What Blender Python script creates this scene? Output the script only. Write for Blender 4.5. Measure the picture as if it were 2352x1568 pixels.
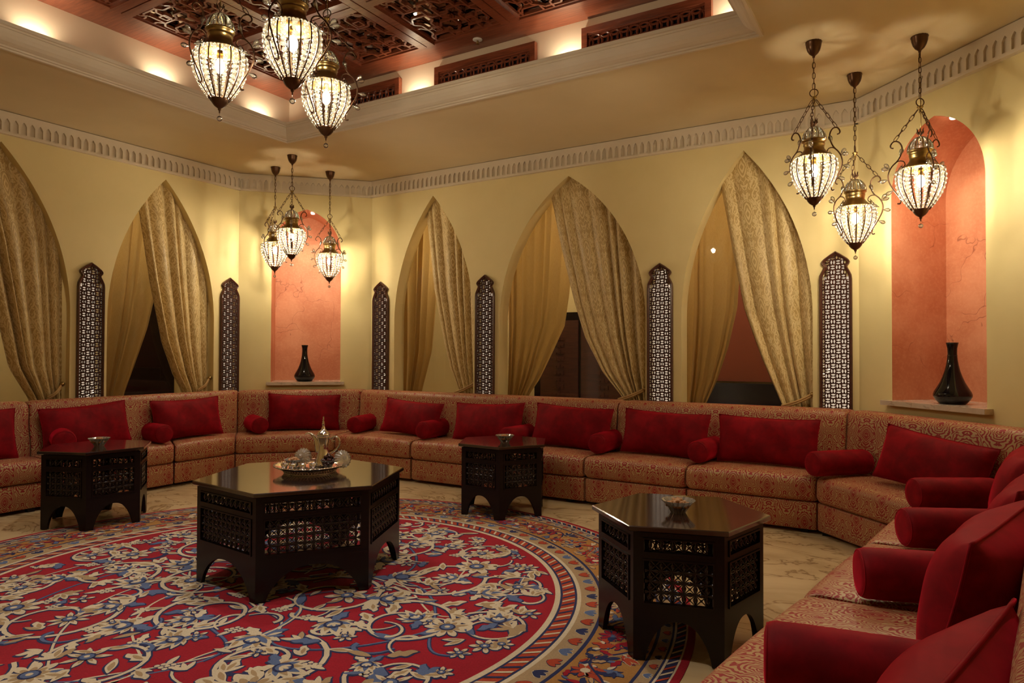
import bpy, math, random
from math import sin, cos, pi, sqrt, radians, atan2, hypot
from mathutils import Vector, Matrix

for _o in list(bpy.data.objects):
    bpy.data.objects.remove(_o, do_unlink=True)
SC = bpy.context.scene
COL = SC.collection
R = random.Random(7)

# ------------------------------------------------------------------ camera, world, exposure
cam_data = bpy.data.cameras.new('camera')
cam_data.sensor_width = 36.0
cam_data.lens = 24.0
cam_data.clip_start = 0.05
cam = bpy.data.objects.new('camera', cam_data)
COL.objects.link(cam)
_yaw, _pitch, _roll = radians(31.1), radians(0.94), radians(0.20)
_f = Vector((-sin(_yaw) * cos(_pitch), cos(_yaw) * cos(_pitch), sin(_pitch)))
_r0 = Vector((cos(_yaw), sin(_yaw), 0.0))
_u0 = _r0.cross(_f)
_r = cos(_roll) * _r0 + sin(_roll) * _u0
_u = -sin(_roll) * _r0 + cos(_roll) * _u0
_m = Matrix((( _r.x, _u.x, -_f.x), (_r.y, _u.y, -_f.y), (_r.z, _u.z, -_f.z))).to_4x4()
_m.translation = Vector((0.0, 0.0, 1.30))
cam.matrix_world = _m
SC.camera = cam

world = bpy.data.worlds.new('world')
SC.world = world
world.use_nodes = True
world.node_tree.nodes['Background'].inputs[0].default_value = (0.9, 0.75, 0.55, 1)
world.node_tree.nodes['Background'].inputs[1].default_value = 0.02

SC.view_settings.view_transform = 'Standard'
SC.view_settings.look = 'None'
SC.view_settings.exposure = 0.43
SC.view_settings.gamma = 1.0
SC.view_settings.use_curve_mapping = False
SC.cycles.use_denoising = True
SC.cycles.max_bounces = 5
SC.cycles.diffuse_bounces = 3
SC.cycles.glossy_bounces = 3
SC.cycles.transparent_max_bounces = 10
SC.cycles.use_light_tree = False
SC.cycles.use_adaptive_sampling = True
SC.cycles.adaptive_threshold = 0.06
SC.cycles.sample_clamp_indirect = 6.0
SC.cycles.caustics_reflective = False
SC.cycles.caustics_refractive = False

LAMP = (1.0, 0.86, 0.62)      # warm lamp light
WHITE = (1.0, 0.92, 0.82)     # colour of the added fill spots
P_LANTERN = 26.0              # watts in each lantern
P_COVE = 5.5
P_NICHE = 17.0
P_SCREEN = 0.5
P_FILL = 88.0


def lamp(name, kind, loc, power, color=LAMP, size=0.03, target=None, angle=70, blend=0.6):
    d = bpy.data.lights.new(name, kind)
    d.energy = power
    d.color = color
    if kind == 'AREA':
        d.size = size
    else:
        d.shadow_soft_size = size
    if kind == 'SPOT':
        d.spot_size = radians(angle)
        d.spot_blend = blend
    o = bpy.data.objects.new(name, d)
    o.location = loc
    if target is not None:
        v = Vector(target) - Vector(loc)
        o.rotation_euler = v.to_track_quat('-Z', 'Y').to_euler()
    COL.objects.link(o)
    return o


# added fill spots below the coffers, without fittings, to brighten rug and cushions
for _p in ((-4.26, 3.18), (-1.86, 3.18), (-4.26, 1.58), (-1.46, 1.58)):
    _z = 3.77
    lamp('fill_spot', 'SPOT', (_p[0], _p[1], _z), P_FILL, WHITE, size=0.06, target=(_p[0], _p[1], 0), angle=95, blend=0.9)


# ------------------------------------------------------------------ mesh helpers
class MB:
    def __init__(self):
        self.v, self.f, self.uv, self.sm, self.col = [], [], [], [], []

    def face(self, idx, uv=None, smooth=False, col=None):
        self.f.append(tuple(idx))
        self.uv.append(uv)
        self.sm.append(smooth)
        self.col.append(col)

    def poly(self, pts, smooth=False, uv=None, col=None):
        b = len(self.v)
        self.v += [tuple(p) for p in pts]
        self.face(range(b, b + len(pts)), uv, smooth, col)

    def box(self, x0, x1, y0, y1, z0, z1):
        b = len(self.v)
        self.v += [(x, y, z) for z in (z0, z1) for y in (y0, y1) for x in (x0, x1)]
        for q in ((0, 2, 3, 1), (4, 5, 7, 6), (0, 1, 5, 4), (2, 6, 7, 3), (0, 4, 6, 2), (1, 3, 7, 5)):
            self.face([b + i for i in q])
        return self

    def bar(self, p, q, w, h):
        """box bar from p to q, w wide (horizontal), h high"""
        p, q = Vector(p), Vector(q)
        d = (q - p).normalized()
        up = Vector((0, 0, 1)) if abs(d.z) < 0.95 else Vector((0, 1, 0))
        s = d.cross(up).normalized()
        t = s.cross(d)
        b = len(self.v)
        for e in (p, q):
            for a, c in ((-1, -1), (1, -1), (1, 1), (-1, 1)):
                self.v.append(tuple(e + s * (a * w / 2) + t * (c * h / 2)))
        for i in range(4):
            j = (i + 1) % 4
            self.face((b + i, b + 4 + i, b + 4 + j, b + j))
        self.face((b, b + 1, b + 2, b + 3))
        self.face((b + 7, b + 6, b + 5, b + 4))
        return self

    def tube(self, pts, rad, seg=8, closed=False, caps=True, smooth=True):
        pts = [Vector(p) for p in pts]
        n = len(pts)
        rr = rad if isinstance(rad, (list, tuple)) else [rad] * n
        b = len(self.v)
        prev = None
        for i, p in enumerate(pts):
            if closed:
                t = (pts[(i + 1) % n] - pts[i - 1])
            else:
                t = pts[min(i + 1, n - 1)] - pts[max(i - 1, 0)]
            if t.length < 1e-9:
                t = Vector((0, 0, 1))
            t.normalize()
            if prev is None:
                a = Vector((0, 0, 1)) if abs(t.z) < 0.9 else Vector((1, 0, 0))
                s = t.cross(a).normalized()
            else:
                s = (prev - t * prev.dot(t))
                if s.length < 1e-6:
                    s = t.cross(Vector((0.3, 0.7, 0.6)))
                s.normalize()
            prev = s
            u = t.cross(s)
            for k in range(seg):
                a = 2 * pi * k / seg
                self.v.append(tuple(p + s * (rr[i] * cos(a)) + u * (rr[i] * sin(a))))
        m = n if closed else n - 1
        for i in range(m):
            for k in range(seg):
                i2, k2 = (i + 1) % n, (k + 1) % seg
                self.face((b + i * seg + k, b + i * seg + k2, b + i2 * seg + k2, b + i2 * seg + k), smooth=smooth)
        if caps and not closed:
            self.face([b + k for k in range(seg)][::-1])
            self.face([b + (n - 1) * seg + k for k in range(seg)])
        return self

    def lathe(self, prof, seg=24, c=(0, 0, 0), smooth=True, wob=None, caps=True):
        b = len(self.v)
        for (r, z) in prof:
            for k in range(seg):
                a = 2 * pi * k / seg
                rk = r * (1 + (wob(k, z) if wob else 0))
                self.v.append((c[0] + rk * cos(a), c[1] + rk * sin(a), c[2] + z))
        for i in range(len(prof) - 1):
            for k in range(seg):
                k2 = (k + 1) % seg
                self.face((b + i * seg + k, b + i * seg + k2, b + (i + 1) * seg + k2, b + (i + 1) * seg + k), smooth=smooth)
        if caps:
            if prof[0][0] > 1e-4:
                self.face([b + k for k in range(seg)][::-1])
            if prof[-1][0] > 1e-4:
                self.face([b + (len(prof) - 1) * seg + k for k in range(seg)])
        return self

    def ball(self, c, r, seg=8, rings=5, sz=1.0):
        pr = [(r * sin(pi * i / rings) if 0 < i < rings else 1e-5, -r * sz * cos(pi * i / rings)) for i in range(rings + 1)]
        return self.lathe(pr, seg, c)

    def grid(self, fn, nu, nv, uvf=None, smooth=True, wrap=False):
        b = len(self.v)
        for j in range(nv + 1):
            for i in range(nu + 1):
                self.v.append(tuple(fn(i / nu, j / nv)))
        for j in range(nv):
            for i in range(nu):
                q = (b + j * (nu + 1) + i, b + j * (nu + 1) + i + 1, b + (j + 1) * (nu + 1) + i + 1, b + (j + 1) * (nu + 1) + i)
                uv = None
                if uvf:
                    uv = [uvf(i / nu, j / nv), uvf((i + 1) / nu, j / nv), uvf((i + 1) / nu, (j + 1) / nv), uvf(i / nu, (j + 1) / nv)]
                self.face(q, uv, smooth)
        return self

    def prism(self, poly, z0, z1, smooth=False):
        n = len(poly)
        b = len(self.v)
        self.v += [(p[0], p[1], z0) for p in poly] + [(p[0], p[1], z1) for p in poly]
        self.face([b + i for i in range(n)][::-1])
        self.face([b + n + i for i in range(n)])
        for i in range(n):
            j = (i + 1) % n
            self.face((b + i, b + j, b + n + j, b + n + i), smooth=smooth)
        return self

    def mesh(self, name, mat, mats=None):
        me = bpy.data.meshes.new(name)
        me.from_pydata(self.v, [], self.f)
        if any(self.sm):
            me.polygons.foreach_set('use_smooth', self.sm)
        if any(u is not None for u in self.uv):
            l = me.uv_layers.new(name='UVMap')
            flat = []
            for f, u in zip(self.f, self.uv):
                if u is None:
                    u = [(0, 0)] * len(f)
                for c in u:
                    flat += [c[0], c[1]]
            l.data.foreach_set('uv', flat)
        if any(c is not None for c in self.col):
            a = me.color_attributes.new('Col', 'FLOAT_COLOR', 'CORNER')
            flat = []
            for f, c in zip(self.f, self.col):
                c = c or (1, 1, 1)
                flat += [c[0], c[1], c[2], 1.0] * len(f)
            a.data.foreach_set('color', flat)
        if mat is not None:
            me.materials.append(mat)
        me.validate(clean_customdata=False)
        me.update()
        return me

    def obj(self, name, mat, parent=None, loc=None, rotz=0.0):
        return link(self.mesh(name, mat), name, parent, loc, rotz)


def link(me, name, parent=None, loc=None, rotz=0.0, rot=None):
    o = bpy.data.objects.new(name, me)
    COL.objects.link(o)
    if parent is not None:
        o.parent = parent
    if loc is not None:
        o.location = loc
    if rot is not None:
        o.rotation_euler = rot
    elif rotz:
        o.rotation_euler = (0, 0, rotz)
    return o


def thing(name, label, cat, loc=(0, 0, 0), rotz=0.0, group=None):
    o = bpy.data.objects.new(name, None)
    o.empty_display_size = 0.1
    COL.objects.link(o)
    o.location = loc
    o.rotation_euler = (0, 0, rotz)
    return tag(o, label, cat, group)


def tag(o, label=None, cat=None, group=None, kind=None):
    if label: o['label'] = label
    if cat: o['category'] = cat
    if group: o['group'] = group
    if kind: o['kind'] = kind
    return o


def lerp(tab, z):
    """piecewise-linear table [(z, x)] with descending z"""
    if z >= tab[0][0]: return tab[0][1]
    for (z0, x0), (z1, x1) in zip(tab, tab[1:]):
        if z >= z1:
            t = (z0 - z) / (z0 - z1)
            t = t
            return x0 + (x1 - x0) * t
    return tab[-1][1]


def smoothpath(pts, n=6, closed=False):
    """Catmull-Rom through the points"""
    P = [Vector(p) for p in pts]
    out = []
    m = len(P)
    rng = range(m if closed else m - 1)
    for i in rng:
        p0 = P[i - 1] if (closed or i > 0) else P[0]
        p1, p2 = P[i], P[(i + 1) % m]
        p3 = P[(i + 2) % m] if (closed or i + 2 < m) else P[-1]
        for k in range(n):
            t = k / n
            out.append(0.5 * ((2 * p1) + (p2 - p0) * t + (2 * p0 - 5 * p1 + 4 * p2 - p3) * t * t + (3 * p1 - p0 - 3 * p2 + p3) * t ** 3))
    if not closed:
        out.append(P[-1])
    return out


# ------------------------------------------------------------------ materials
class NX:
    """tiny expression wrapper over shader math nodes"""
    def __init__(self, nt, s):
        self.nt, self.s = nt, s

    def _op(self, op, *a):
        n = self.nt.nodes.new('ShaderNodeMath')
        n.operation = op
        for i, x in enumerate((self,) + a):
            if isinstance(x, NX):
                self.nt.links.new(x.s, n.inputs[i])
            else:
                n.inputs[i].default_value = x
        return NX(self.nt, n.outputs[0])

    def __add__(s, o): return s._op('ADD', o)
    __radd__ = __add__
    def __sub__(s, o): return s._op('SUBTRACT', o)
    def __rsub__(s, o): return (s * -1.0) + o
    def __mul__(s, o): return s._op('MULTIPLY', o)
    __rmul__ = __mul__
    def __truediv__(s, o): return s._op('DIVIDE', o)
    def sin(s): return s._op('SINE')
    def abs(s): return s._op('ABSOLUTE')
    def fract(s): return s._op('FRACT')
    def floor(s): return s._op('FLOOR')
    def sqrt(s): return s._op('SQRT')
    def pow(s, o): return s._op('POWER', o)
    def min(s, o): return s._op('MINIMUM', o)
    def max(s, o): return s._op('MAXIMUM', o)
    def gt(s, o): return s._op('GREATER_THAN', o)
    def mod(s, o): return s._op('FLOORED_MODULO', o)

    def step(s, a, b):
        n = s.nt.nodes.new('ShaderNodeMapRange')
        n.interpolation_type = 'SMOOTHSTEP'
        s.nt.links.new(s.s, n.inputs[0])
        n.inputs[1].default_value = a
        n.inputs[2].default_value = b
        return NX(s.nt, n.outputs[0])


class Mat:
    def __init__(self, name, base=(0.8, 0.8, 0.8), rough=0.5, **kw):
        self.m = bpy.data.materials.new(name)
        self.m.use_nodes = True
        self.nt = self.m.node_tree
        self.b = self.nt.nodes['Principled BSDF']
        self.out = self.nt.nodes['Material Output']
        self.set('Base Color', (*base, 1))
        self.set('Roughness', rough)
        for k, v in kw.items():
            self.set(k.replace('_', ' '), v)

    def set(self, k, v):
        s = self.b.inputs[k]
        if isinstance(v, NX):
            self.nt.links.new(v.s, s)
        elif hasattr(v, 'is_output'):
            self.nt.links.new(v, s)
        else:
            s.default_value = v if not (isinstance(v, tuple) and len(v) == 3) else (*v, 1)
        return self

    def coord(self, kind='Object'):
        n = self.nt.nodes.new('ShaderNodeTexCoord')
        return n.outputs[kind]

    def xyz(self, sock):
        n = self.nt.nodes.new('ShaderNodeSeparateXYZ')
        self.nt.links.new(sock, n.inputs[0])
        return [NX(self.nt, n.outputs[i]) for i in range(3)]

    def vec(self, x, y, z=0.0):
        n = self.nt.nodes.new('ShaderNodeCombineXYZ')
        for i, q in enumerate((x, y, z)):
            if isinstance(q, NX): self.nt.links.new(q.s, n.inputs[i])
            else: n.inputs[i].default_value = q
        return n.outputs[0]

    def scale(self, sock, s):
        n = self.nt.nodes.new('ShaderNodeMapping')
        self.nt.links.new(sock, n.inputs[0])
        n.inputs['Scale'].default_value = s if isinstance(s, tuple) else (s, s, s)
        return n.outputs[0]

    def noise(self, sock, scale=5.0, detail=3.0, rough=0.5, dist=0.0):
        n = self.nt.nodes.new('ShaderNodeTexNoise')
        self.nt.links.new(sock, n.inputs['Vector'])
        n.inputs['Scale'].default_value = scale
        n.inputs['Detail'].default_value = detail
        n.inputs['Roughness'].default_value = rough
        n.inputs['Distortion'].default_value = dist
        return NX(self.nt, n.outputs[0])

    def vor(self, sock, scale=5.0, feature='F1', rand=1.0):
        n = self.nt.nodes.new('ShaderNodeTexVoronoi')
        n.feature = feature
        self.nt.links.new(sock, n.inputs['Vector'])
        n.inputs['Scale'].default_value = scale
        n.inputs['Randomness'].default_value = rand
        return NX(self.nt, n.outputs['Distance'])

    def ramp(self, x, stops):
        n = self.nt.nodes.new('ShaderNodeValToRGB')
        self.nt.links.new(x.s, n.inputs[0])
        e = n.color_ramp.elements
        while len(e) < len(stops): e.new(0.5)
        for el, (p, c) in zip(e, stops):
            el.position = p
            el.color = (*c, 1)
        return n.outputs[0]

    def mix(self, f, a, b):
        n = self.nt.nodes.new('ShaderNodeMix')
        n.data_type = 'RGBA'
        if isinstance(f, NX): self.nt.links.new(f.s, n.inputs[0])
        else: n.inputs[0].default_value = f
        for i, q in ((6, a), (7, b)):
            if isinstance(q, tuple): n.inputs[i].default_value = (*q, 1)
            else: self.nt.links.new(q, n.inputs[i])
        return n.outputs[2]

    def bump(self, h, strength=0.3, dist=0.01):
        n = self.nt.nodes.new('ShaderNodeBump')
        n.inputs['Strength'].default_value = strength
        n.inputs['Distance'].default_value = dist
        self.nt.links.new(h.s, n.inputs['Height'])
        self.nt.links.new(n.outputs[0], self.b.inputs['Normal'])
        return self


def plaster(name, c1, c2, rough=0.75):
    m = Mat(name, c1, rough)
    co = m.coord()
    n = m.noise(co, 1.6, 4, 0.6)
    m.set('Base Color', m.mix(n.step(0.3, 0.75), c1, c2))
    return m.m


def wood(name, c1, c2, rough=0.3, scale=1.0, coat=0.0, spec=0.5):
    m = Mat(name, c1, rough)
    m.set('Specular IOR Level', spec)
    co = m.coord()
    g = m.noise(m.scale(co, (2.0 * scale, 24.0 * scale, 24.0 * scale)), 2.5, 5, 0.6, 0.6)
    m.set('Base Color', m.mix(g.step(0.3, 0.7), c1, c2))
    m.set('Coat Weight', coat)
    m.set('Coat Roughness', 0.08)
    return m.m


WALL = plaster('yellow_wall_paint', (0.69, 0.555, 0.265), (0.74, 0.60, 0.30))
CEIL = plaster('ceiling_paint', (0.66, 0.53, 0.315), (0.70, 0.565, 0.345))
MOULD = plaster('cream_moulding', (0.66, 0.56, 0.43), (0.70, 0.60, 0.46), 0.6)
COVE = plaster('cove_paint', (0.72, 0.57, 0.41), (0.76, 0.61, 0.45), 0.5)
WOODRED = wood('mahogany', (0.16, 0.040, 0.018), (0.27, 0.072, 0.032), 0.32, 1.0, 0.3)
WOODDARK = wood('black_brown_wood', (0.006, 0.003, 0.003), (0.012, 0.005, 0.004), 0.26, 1.0, 0.0, 0.25)
WOODBEAD = Mat('turned_bead_wood', (0.009, 0.004, 0.0035), 0.14).m
WOODTOP = wood('polished_table_top', (0.016, 0.007, 0.005), (0.034, 0.013, 0.008), 0.11, 1.0, 1.0)
WOODSCR = wood('carved_screen_wood', (0.050, 0.015, 0.009), (0.085, 0.026, 0.015), 0.33, 1.0, 0.3)
BRASS = Mat('antique_brass', (0.34, 0.235, 0.09), 0.28, Metallic=1.0).m
BRONZE = Mat('dark_bronze', (0.11, 0.055, 0.030), 0.32, Metallic=0.9).m
SILVER = Mat('polished_silver', (0.90, 0.87, 0.82), 0.10, Metallic=1.0).m
BLACKGLAZE = Mat('black_glaze', (0.004, 0.004, 0.005), 0.05).m
WHITEMETAL = Mat('white_metal', (0.7, 0.66, 0.6), 0.35).m
MIRROR = Mat('ceiling_mirror', (0.70, 0.66, 0.58), 0.04, Metallic=1.0).m
DARKRED = Mat('terracotta_panel', (0.24, 0.05, 0.02), 0.6).m
NAVY = Mat('dark_plinth', (0.012, 0.012, 0.02), 0.3).m
PINKWALL = Mat('rose_wall', (0.62, 0.30, 0.24), 0.7).m
NUT = Mat('roasted_nuts', (0.33, 0.14, 0.04), 0.5).m
DATE = Mat('dates', (0.035, 0.007, 0.005), 0.25).m
CORDM = Mat('gold_cord', (0.42, 0.25, 0.09), 0.7).m


def emit(name, col, s):
    m = bpy.data.materials.new(name)
    m.use_nodes = True
    nt = m.node_tree
    nt.nodes.remove(nt.nodes['Principled BSDF'])
    e = nt.nodes.new('ShaderNodeEmission')
    e.inputs[0].default_value = (*col, 1)
    e.inputs[1].default_value = s
    nt.links.new(e.outputs[0], nt.nodes['Material Output'].inputs[0])
    m.cycles.emission_sampling = 'NONE'
    return m


BULB = emit('lamp_bulb', LAMP, 20.0)
_nt = BULB.node_tree                     # glowing clear-glass bulb: light passes out through it
_tr = _nt.nodes.new('ShaderNodeBsdfTransparent')
_ad = _nt.nodes.new('ShaderNodeAddShader')
_nt.links.new(_nt.nodes['Emission'].outputs[0], _ad.inputs[0])
_nt.links.new(_tr.outputs[0], _ad.inputs[1])
_nt.links.new(_ad.outputs[0], _nt.nodes['Material Output'].inputs[0])
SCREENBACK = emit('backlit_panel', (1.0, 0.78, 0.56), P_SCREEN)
SPOTGLOW = emit('spot_lens', LAMP, 14.0)


def mixmat(name, parts, fres=None):
    """parts: list of (bsdf type, colour, rough); mixes them evenly or by weight"""
    m = bpy.data.materials.new(name)
    m.use_nodes = True
    nt = m.node_tree
    nt.nodes.remove(nt.nodes['Principled BSDF'])
    cur, wsum = None, 0
    for (kind, col, rough, w) in parts:
        n = nt.nodes.new('ShaderNodeBsdf' + kind)
        n.inputs[0].default_value = (*col, 1)
        if rough is not None: n.inputs['Roughness'].default_value = rough
        if cur is None:
            cur, wsum = n, w
        else:
            x = nt.nodes.new('ShaderNodeMixShader')
            x.inputs[0].default_value = w / (wsum + w)
            nt.links.new(cur.outputs[0], x.inputs[1])
            nt.links.new(n.outputs[0], x.inputs[2])
            cur, wsum = x, wsum + w
    if fres:
        g = nt.nodes.new('ShaderNodeBsdfGlossy')
        g.inputs['Roughness'].default_value = fres[1]
        f = nt.nodes.new('ShaderNodeFresnel')
        f.inputs[0].default_value = fres[0]
        x = nt.nodes.new('ShaderNodeMixShader')
        nt.links.new(f.outputs[0], x.inputs[0])
        nt.links.new(cur.outputs[0], x.inputs[1])
        nt.links.new(g.outputs[0], x.inputs[2])
        cur = x
    nt.links.new(cur.outputs[0], nt.nodes['Material Output'].inputs[0])
    return m


CRYSTAL = mixmat('crystal_bead', [('Translucent', (0.11, 0.105, 0.09), None, 0.40), ('Transparent', (0.95, 0.93, 0.88), None, 0.42), ('Glossy', (1, 0.97, 0.9), 0.08, 0.20)])
CLEARDROP = mixmat('crystal_drop', [('Transparent', (0.94, 0.92, 0.88), None, 0.60), ('Translucent', (1, 0.95, 0.85), None, 0.18), ('Glossy', (1, 1, 1), 0.05, 0.30)], (1.6, 0.03))
PANE = mixmat('window_glass', [('Transparent', (0.88, 0.86, 0.82), None, 1.0)], (1.45, 0.01))
CUTGLASS = mixmat('cut_glass', [('Transparent', (0.95, 0.93, 0.90), None, 0.50), ('Diffuse', (0.75, 0.66, 0.50), None, 0.16), ('Translucent', (0.8, 0.72, 0.60), None, 0.20), ('Glossy', (1, 1, 1), 0.12, 0.15)], (1.5, 0.05))


def terracotta():
    m = Mat('terracotta_plaster', (0.6, 0.2, 0.1), 0.55)
    co = m.coord()
    n = m.noise(co, 2.2, 5, 0.6, 0.4)
    n2 = m.noise(co, 40, 3, 0.6)
    base = m.mix(n.step(0.35, 0.7), (0.47, 0.150, 0.068), (0.60, 0.245, 0.130))
    base = m.mix((n2 - 0.45).max(0.0) * 0.9, base, (0.72, 0.37, 0.21))
    n = m.nt.nodes.new('ShaderNodeVectorMath')
    n.operation = 'ADD'
    wv = m.nt.nodes.new('ShaderNodeTexNoise')
    wv.inputs['Scale'].default_value = 5.0
    m.nt.links.new(co, wv.inputs['Vector'])
    sc = m.nt.nodes.new('ShaderNodeVectorMath')
    sc.operation = 'SCALE'
    sc.inputs['Scale'].default_value = 0.25
    m.nt.links.new(wv.outputs['Color'], sc.inputs[0])
    m.nt.links.new(co, n.inputs[0])
    m.nt.links.new(sc.outputs[0], n.inputs[1])
    e = m.vor(n.outputs[0], 1.9, 'DISTANCE_TO_EDGE')
    crack = (1.0 - e.step(0.0, 0.006)) * m.noise(co, 2.6, 2).step(0.47, 0.56)
    m.set('Base Color', m.mix(crack * 0.8, base, (0.24, 0.06, 0.025)))
    return m.m


TERRA = terracotta()


def marble(name, c1, c2, vein, sc=1.0):
    m = Mat(name, c1, 0.16)
    co = m.coord()
    n = m.noise(m.scale(co, (sc, sc * 1.25, sc)), 1.3, 6, 0.6, 0.9)
    v = (m.noise(m.scale(co, (sc, sc * 1.5, sc)), 1.6, 5, 0.58, 1.1) - 0.5).abs()
    base = m.mix(n.step(0.35, 0.68), c1, c2)
    m.set('Base Color', m.mix((1.0 - v.step(0.0, 0.022)) * 0.75, base, vein))
    return m.m


MARBLE = marble('cream_marble_floor', (0.62, 0.46, 0.25), (0.46, 0.32, 0.16), (0.24, 0.14, 0.06))
MARBLESILL = marble('sill_marble', (0.62, 0.52, 0.42), (0.52, 0.42, 0.32), (0.36, 0.27, 0.20), 3.0)


def velvet():
    m = Mat('red_velvet', (0.20, 0.004, 0.008), 0.72)
    co = m.coord()
    n = m.noise(co, 9.0, 4, 0.6, 0.3)
    m.set('Base Color', m.mix(n.step(0.3, 0.7), (0.125, 0.0006, 0.003), (0.23, 0.0012, 0.006)))
    m.set('Sheen Weight', 0.85)
    m.set('Sheen Roughness', 0.42)
    m.set('Sheen Tint', (0.85, 0.012, 0.05))
    m.set('Specular IOR Level', 0.15)
    return m.m


VELVET = velvet()


def brocade():
    """red and gold paisley brocade: mirrored ogee lattice with contour lines"""
    m = Mat('paisley_brocade', (0.4, 0.2, 0.1), 0.45)
    u, v, _ = m.xyz(m.scale(m.coord('UV'), 1.22))
    P, Q = 0.30, 0.36
    cu = (u / P)
    a = (cu.fract() - 0.5).abs() * P          # mirrored left-right in each column
    b = ((v / Q).fract() - 0.5) * Q
    b2 = ((v / Q + 0.5).fract() - 0.5) * Q
    a2 = P / 2 - a
    nz = m.noise(m.vec(a, b, 0.0), 14.0, 1.0, 0.4, 0.3)
    nz2 = m.noise(m.vec(a, b, 5.0), 30.0, 1.0, 0.4, 0.3)

    def ogee(aa, bb, w, p):
        x_ = (aa * w).pow(p)
        return (x_ + (bb.abs() + 0.0001).pow(p)).pow(1.0 / p)
    d1 = ogee(a, b + a * a * 2.0, 1.75, 1.45)
    d2 = ogee(a2, b2 - a2 * a2 * 2.0, 1.9, 1.35) + 0.028
    d = d1.min(d2)
    wav = (d * 360.0 + nz * 16.0 + nz2 * 5.0).sin()
    inner = 1.0 - d1.step(0.070, 0.085)
    wv2 = (d * 230.0 + nz * 34.0 + nz2 * 14.0).sin()
    lines = wav * inner + wv2 * (1.0 - inner)
    redz = (d1.step(0.028, 0.033) * (1.0 - d1.step(0.052, 0.060))).max(1.0 - d2.step(0.052, 0.060))
    gold = (lines + 0.16 - redz * 0.80).step(-0.12, 0.22)
    blob = (nz2.step(0.56, 0.60)) * d1.step(0.055, 0.06) * (1.0 - d1.step(0.115, 0.125))
    heart = (d1.step(0.010, 0.014)) * (1.0 - d1.step(0.024, 0.028))
    gold = gold * (1.0 - (blob * 0.95).max(heart))
    col = m.mix(gold, (0.27, 0.004, 0.007), (0.42, 0.265, 0.11))
    m.set('Base Color', col)
    m.set('Roughness', 0.62 - gold * 0.22)
    m.set('Sheen Weight', 0.25)
    m.set('Sheen Tint', (0.9, 0.4, 0.3))
    return m.m


BROCADE = brocade()


def damask(name, c1, c2, trans=0.0, amp=1.0):
    m = Mat(name, c1, 0.5)
    u, v, _ = m.xyz(m.coord('UV'))
    P, Q = 0.27, 0.42
    cu = u / P
    cv = v / Q + (cu.floor()).mod(2.0) * 0.5
    a = (cu.fract() - 0.5).abs() * P
    b = (cv.fract() - 0.5) * Q
    n1 = m.noise(m.vec(a, b, 1.0), 14.0, 2.2, 0.6, 0.6)
    d = ((a * 1.5).pow(1.5) + ((b * 0.8).abs() + 0.0001).pow(1.5)).pow(0.6667)
    ogee = (a - ((b * (4 * pi / Q)).sin() * 0.03 + 0.105)).abs()
    vine = 1.0 - ogee.step(0.005, 0.010)
    leaf = ((n1 * 30.0) + d * 50.0).sin().step(-0.05, 0.15)
    heart = (1.0 - d.step(0.075, 0.085)) * ((d * 150.0) + n1 * 6.0).sin().step(-0.3, 0.0)
    rim = (1.0 - d.step(0.088, 0.094)) * d.step(0.078, 0.083)
    pat = ((leaf * d.step(0.085, 0.09)).max(vine).max(heart) * (1.0 - rim)) * amp
    m.set('Base Color', m.mix(pat, c1, c2))
    m.set('Roughness', 0.42 + pat * 0.25)
    m.set('Sheen Weight', 0.2)
    if trans:
        tr_ = m.nt.nodes.new('ShaderNodeBsdfTranslucent')
        tr_.inputs[0].default_value = (0.62, 0.40, 0.14, 1)
        mx = m.nt.nodes.new('ShaderNodeMixShader')
        mx.inputs[0].default_value = trans
        m.nt.links.new(m.b.outputs[0], mx.inputs[1])
        m.nt.links.new(tr_.outputs[0], mx.inputs[2])
        m.nt.links.new(mx.outputs[0], m.out.inputs[0])
    return m.m


DAMASK = damask('gold_damask', (0.45, 0.30, 0.105), (0.66, 0.50, 0.24))
SHEER = damask('gold_lining', (0.46, 0.29, 0.10), (0.52, 0.35, 0.14), 0.45, 0.6)


def rugmat():
    m = Mat('wool_pile', (0.5, 0.1, 0.1), 0.9)
    n = m.nt.nodes.new('ShaderNodeAttribute')
    n.attribute_name = 'Col'
    co = m.coord()
    nz = m.noise(co, 160.0, 2)
    nb = m.noise(co, 5.0, 2)
    k = (nz * 0.5 + nb * 0.35 + 0.55)
    x = m.nt.nodes.new('ShaderNodeVectorMath')
    x.operation = 'SCALE'
    m.nt.links.new(n.outputs['Color'], x.inputs[0])
    m.nt.links.new(k.s, x.inputs['Scale'])
    m.nt.links.new(x.outputs[0], m.b.inputs['Base Color'])
    m.set('Sheen Weight', 0.06)
    m.set('Specular IOR Level', 0.1)
    m.bump(nz, 0.4, 0.004)
    return m.m


RUG = rugmat()


# ------------------------------------------------------------------ room shell
# wall frames: local x runs left to right seen from inside, local y goes into the wall
FR = {'main': ((0.0, 6.08, 0), 0.0), 'left': ((-6.67, 0, 0), pi / 2), 'diag_left': ((-6.145, 5.555, 0), pi / 4),
      'diag_right': ((0.155, 5.485, 0), -pi / 4), 'right': ((0.75, 0, 0), -pi / 2), 'back': ((0, -1.48, 0), pi)}


def fpos(fr, x, y, z):
    (o, a) = FR[fr]
    return (o[0] + x * cos(a) - y * sin(a), o[1] + x * sin(a) + y * cos(a), z)


def struct(o):
    o['kind'] = 'structure'
    return o


def arch(w, za, zs=1.62):
    h = za - zs
    c = (h * h - w * w) / (2 * w)
    return lambda x: zs + sqrt(max(0.0, (w + c) ** 2 - (abs(x) + c) ** 2))


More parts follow.
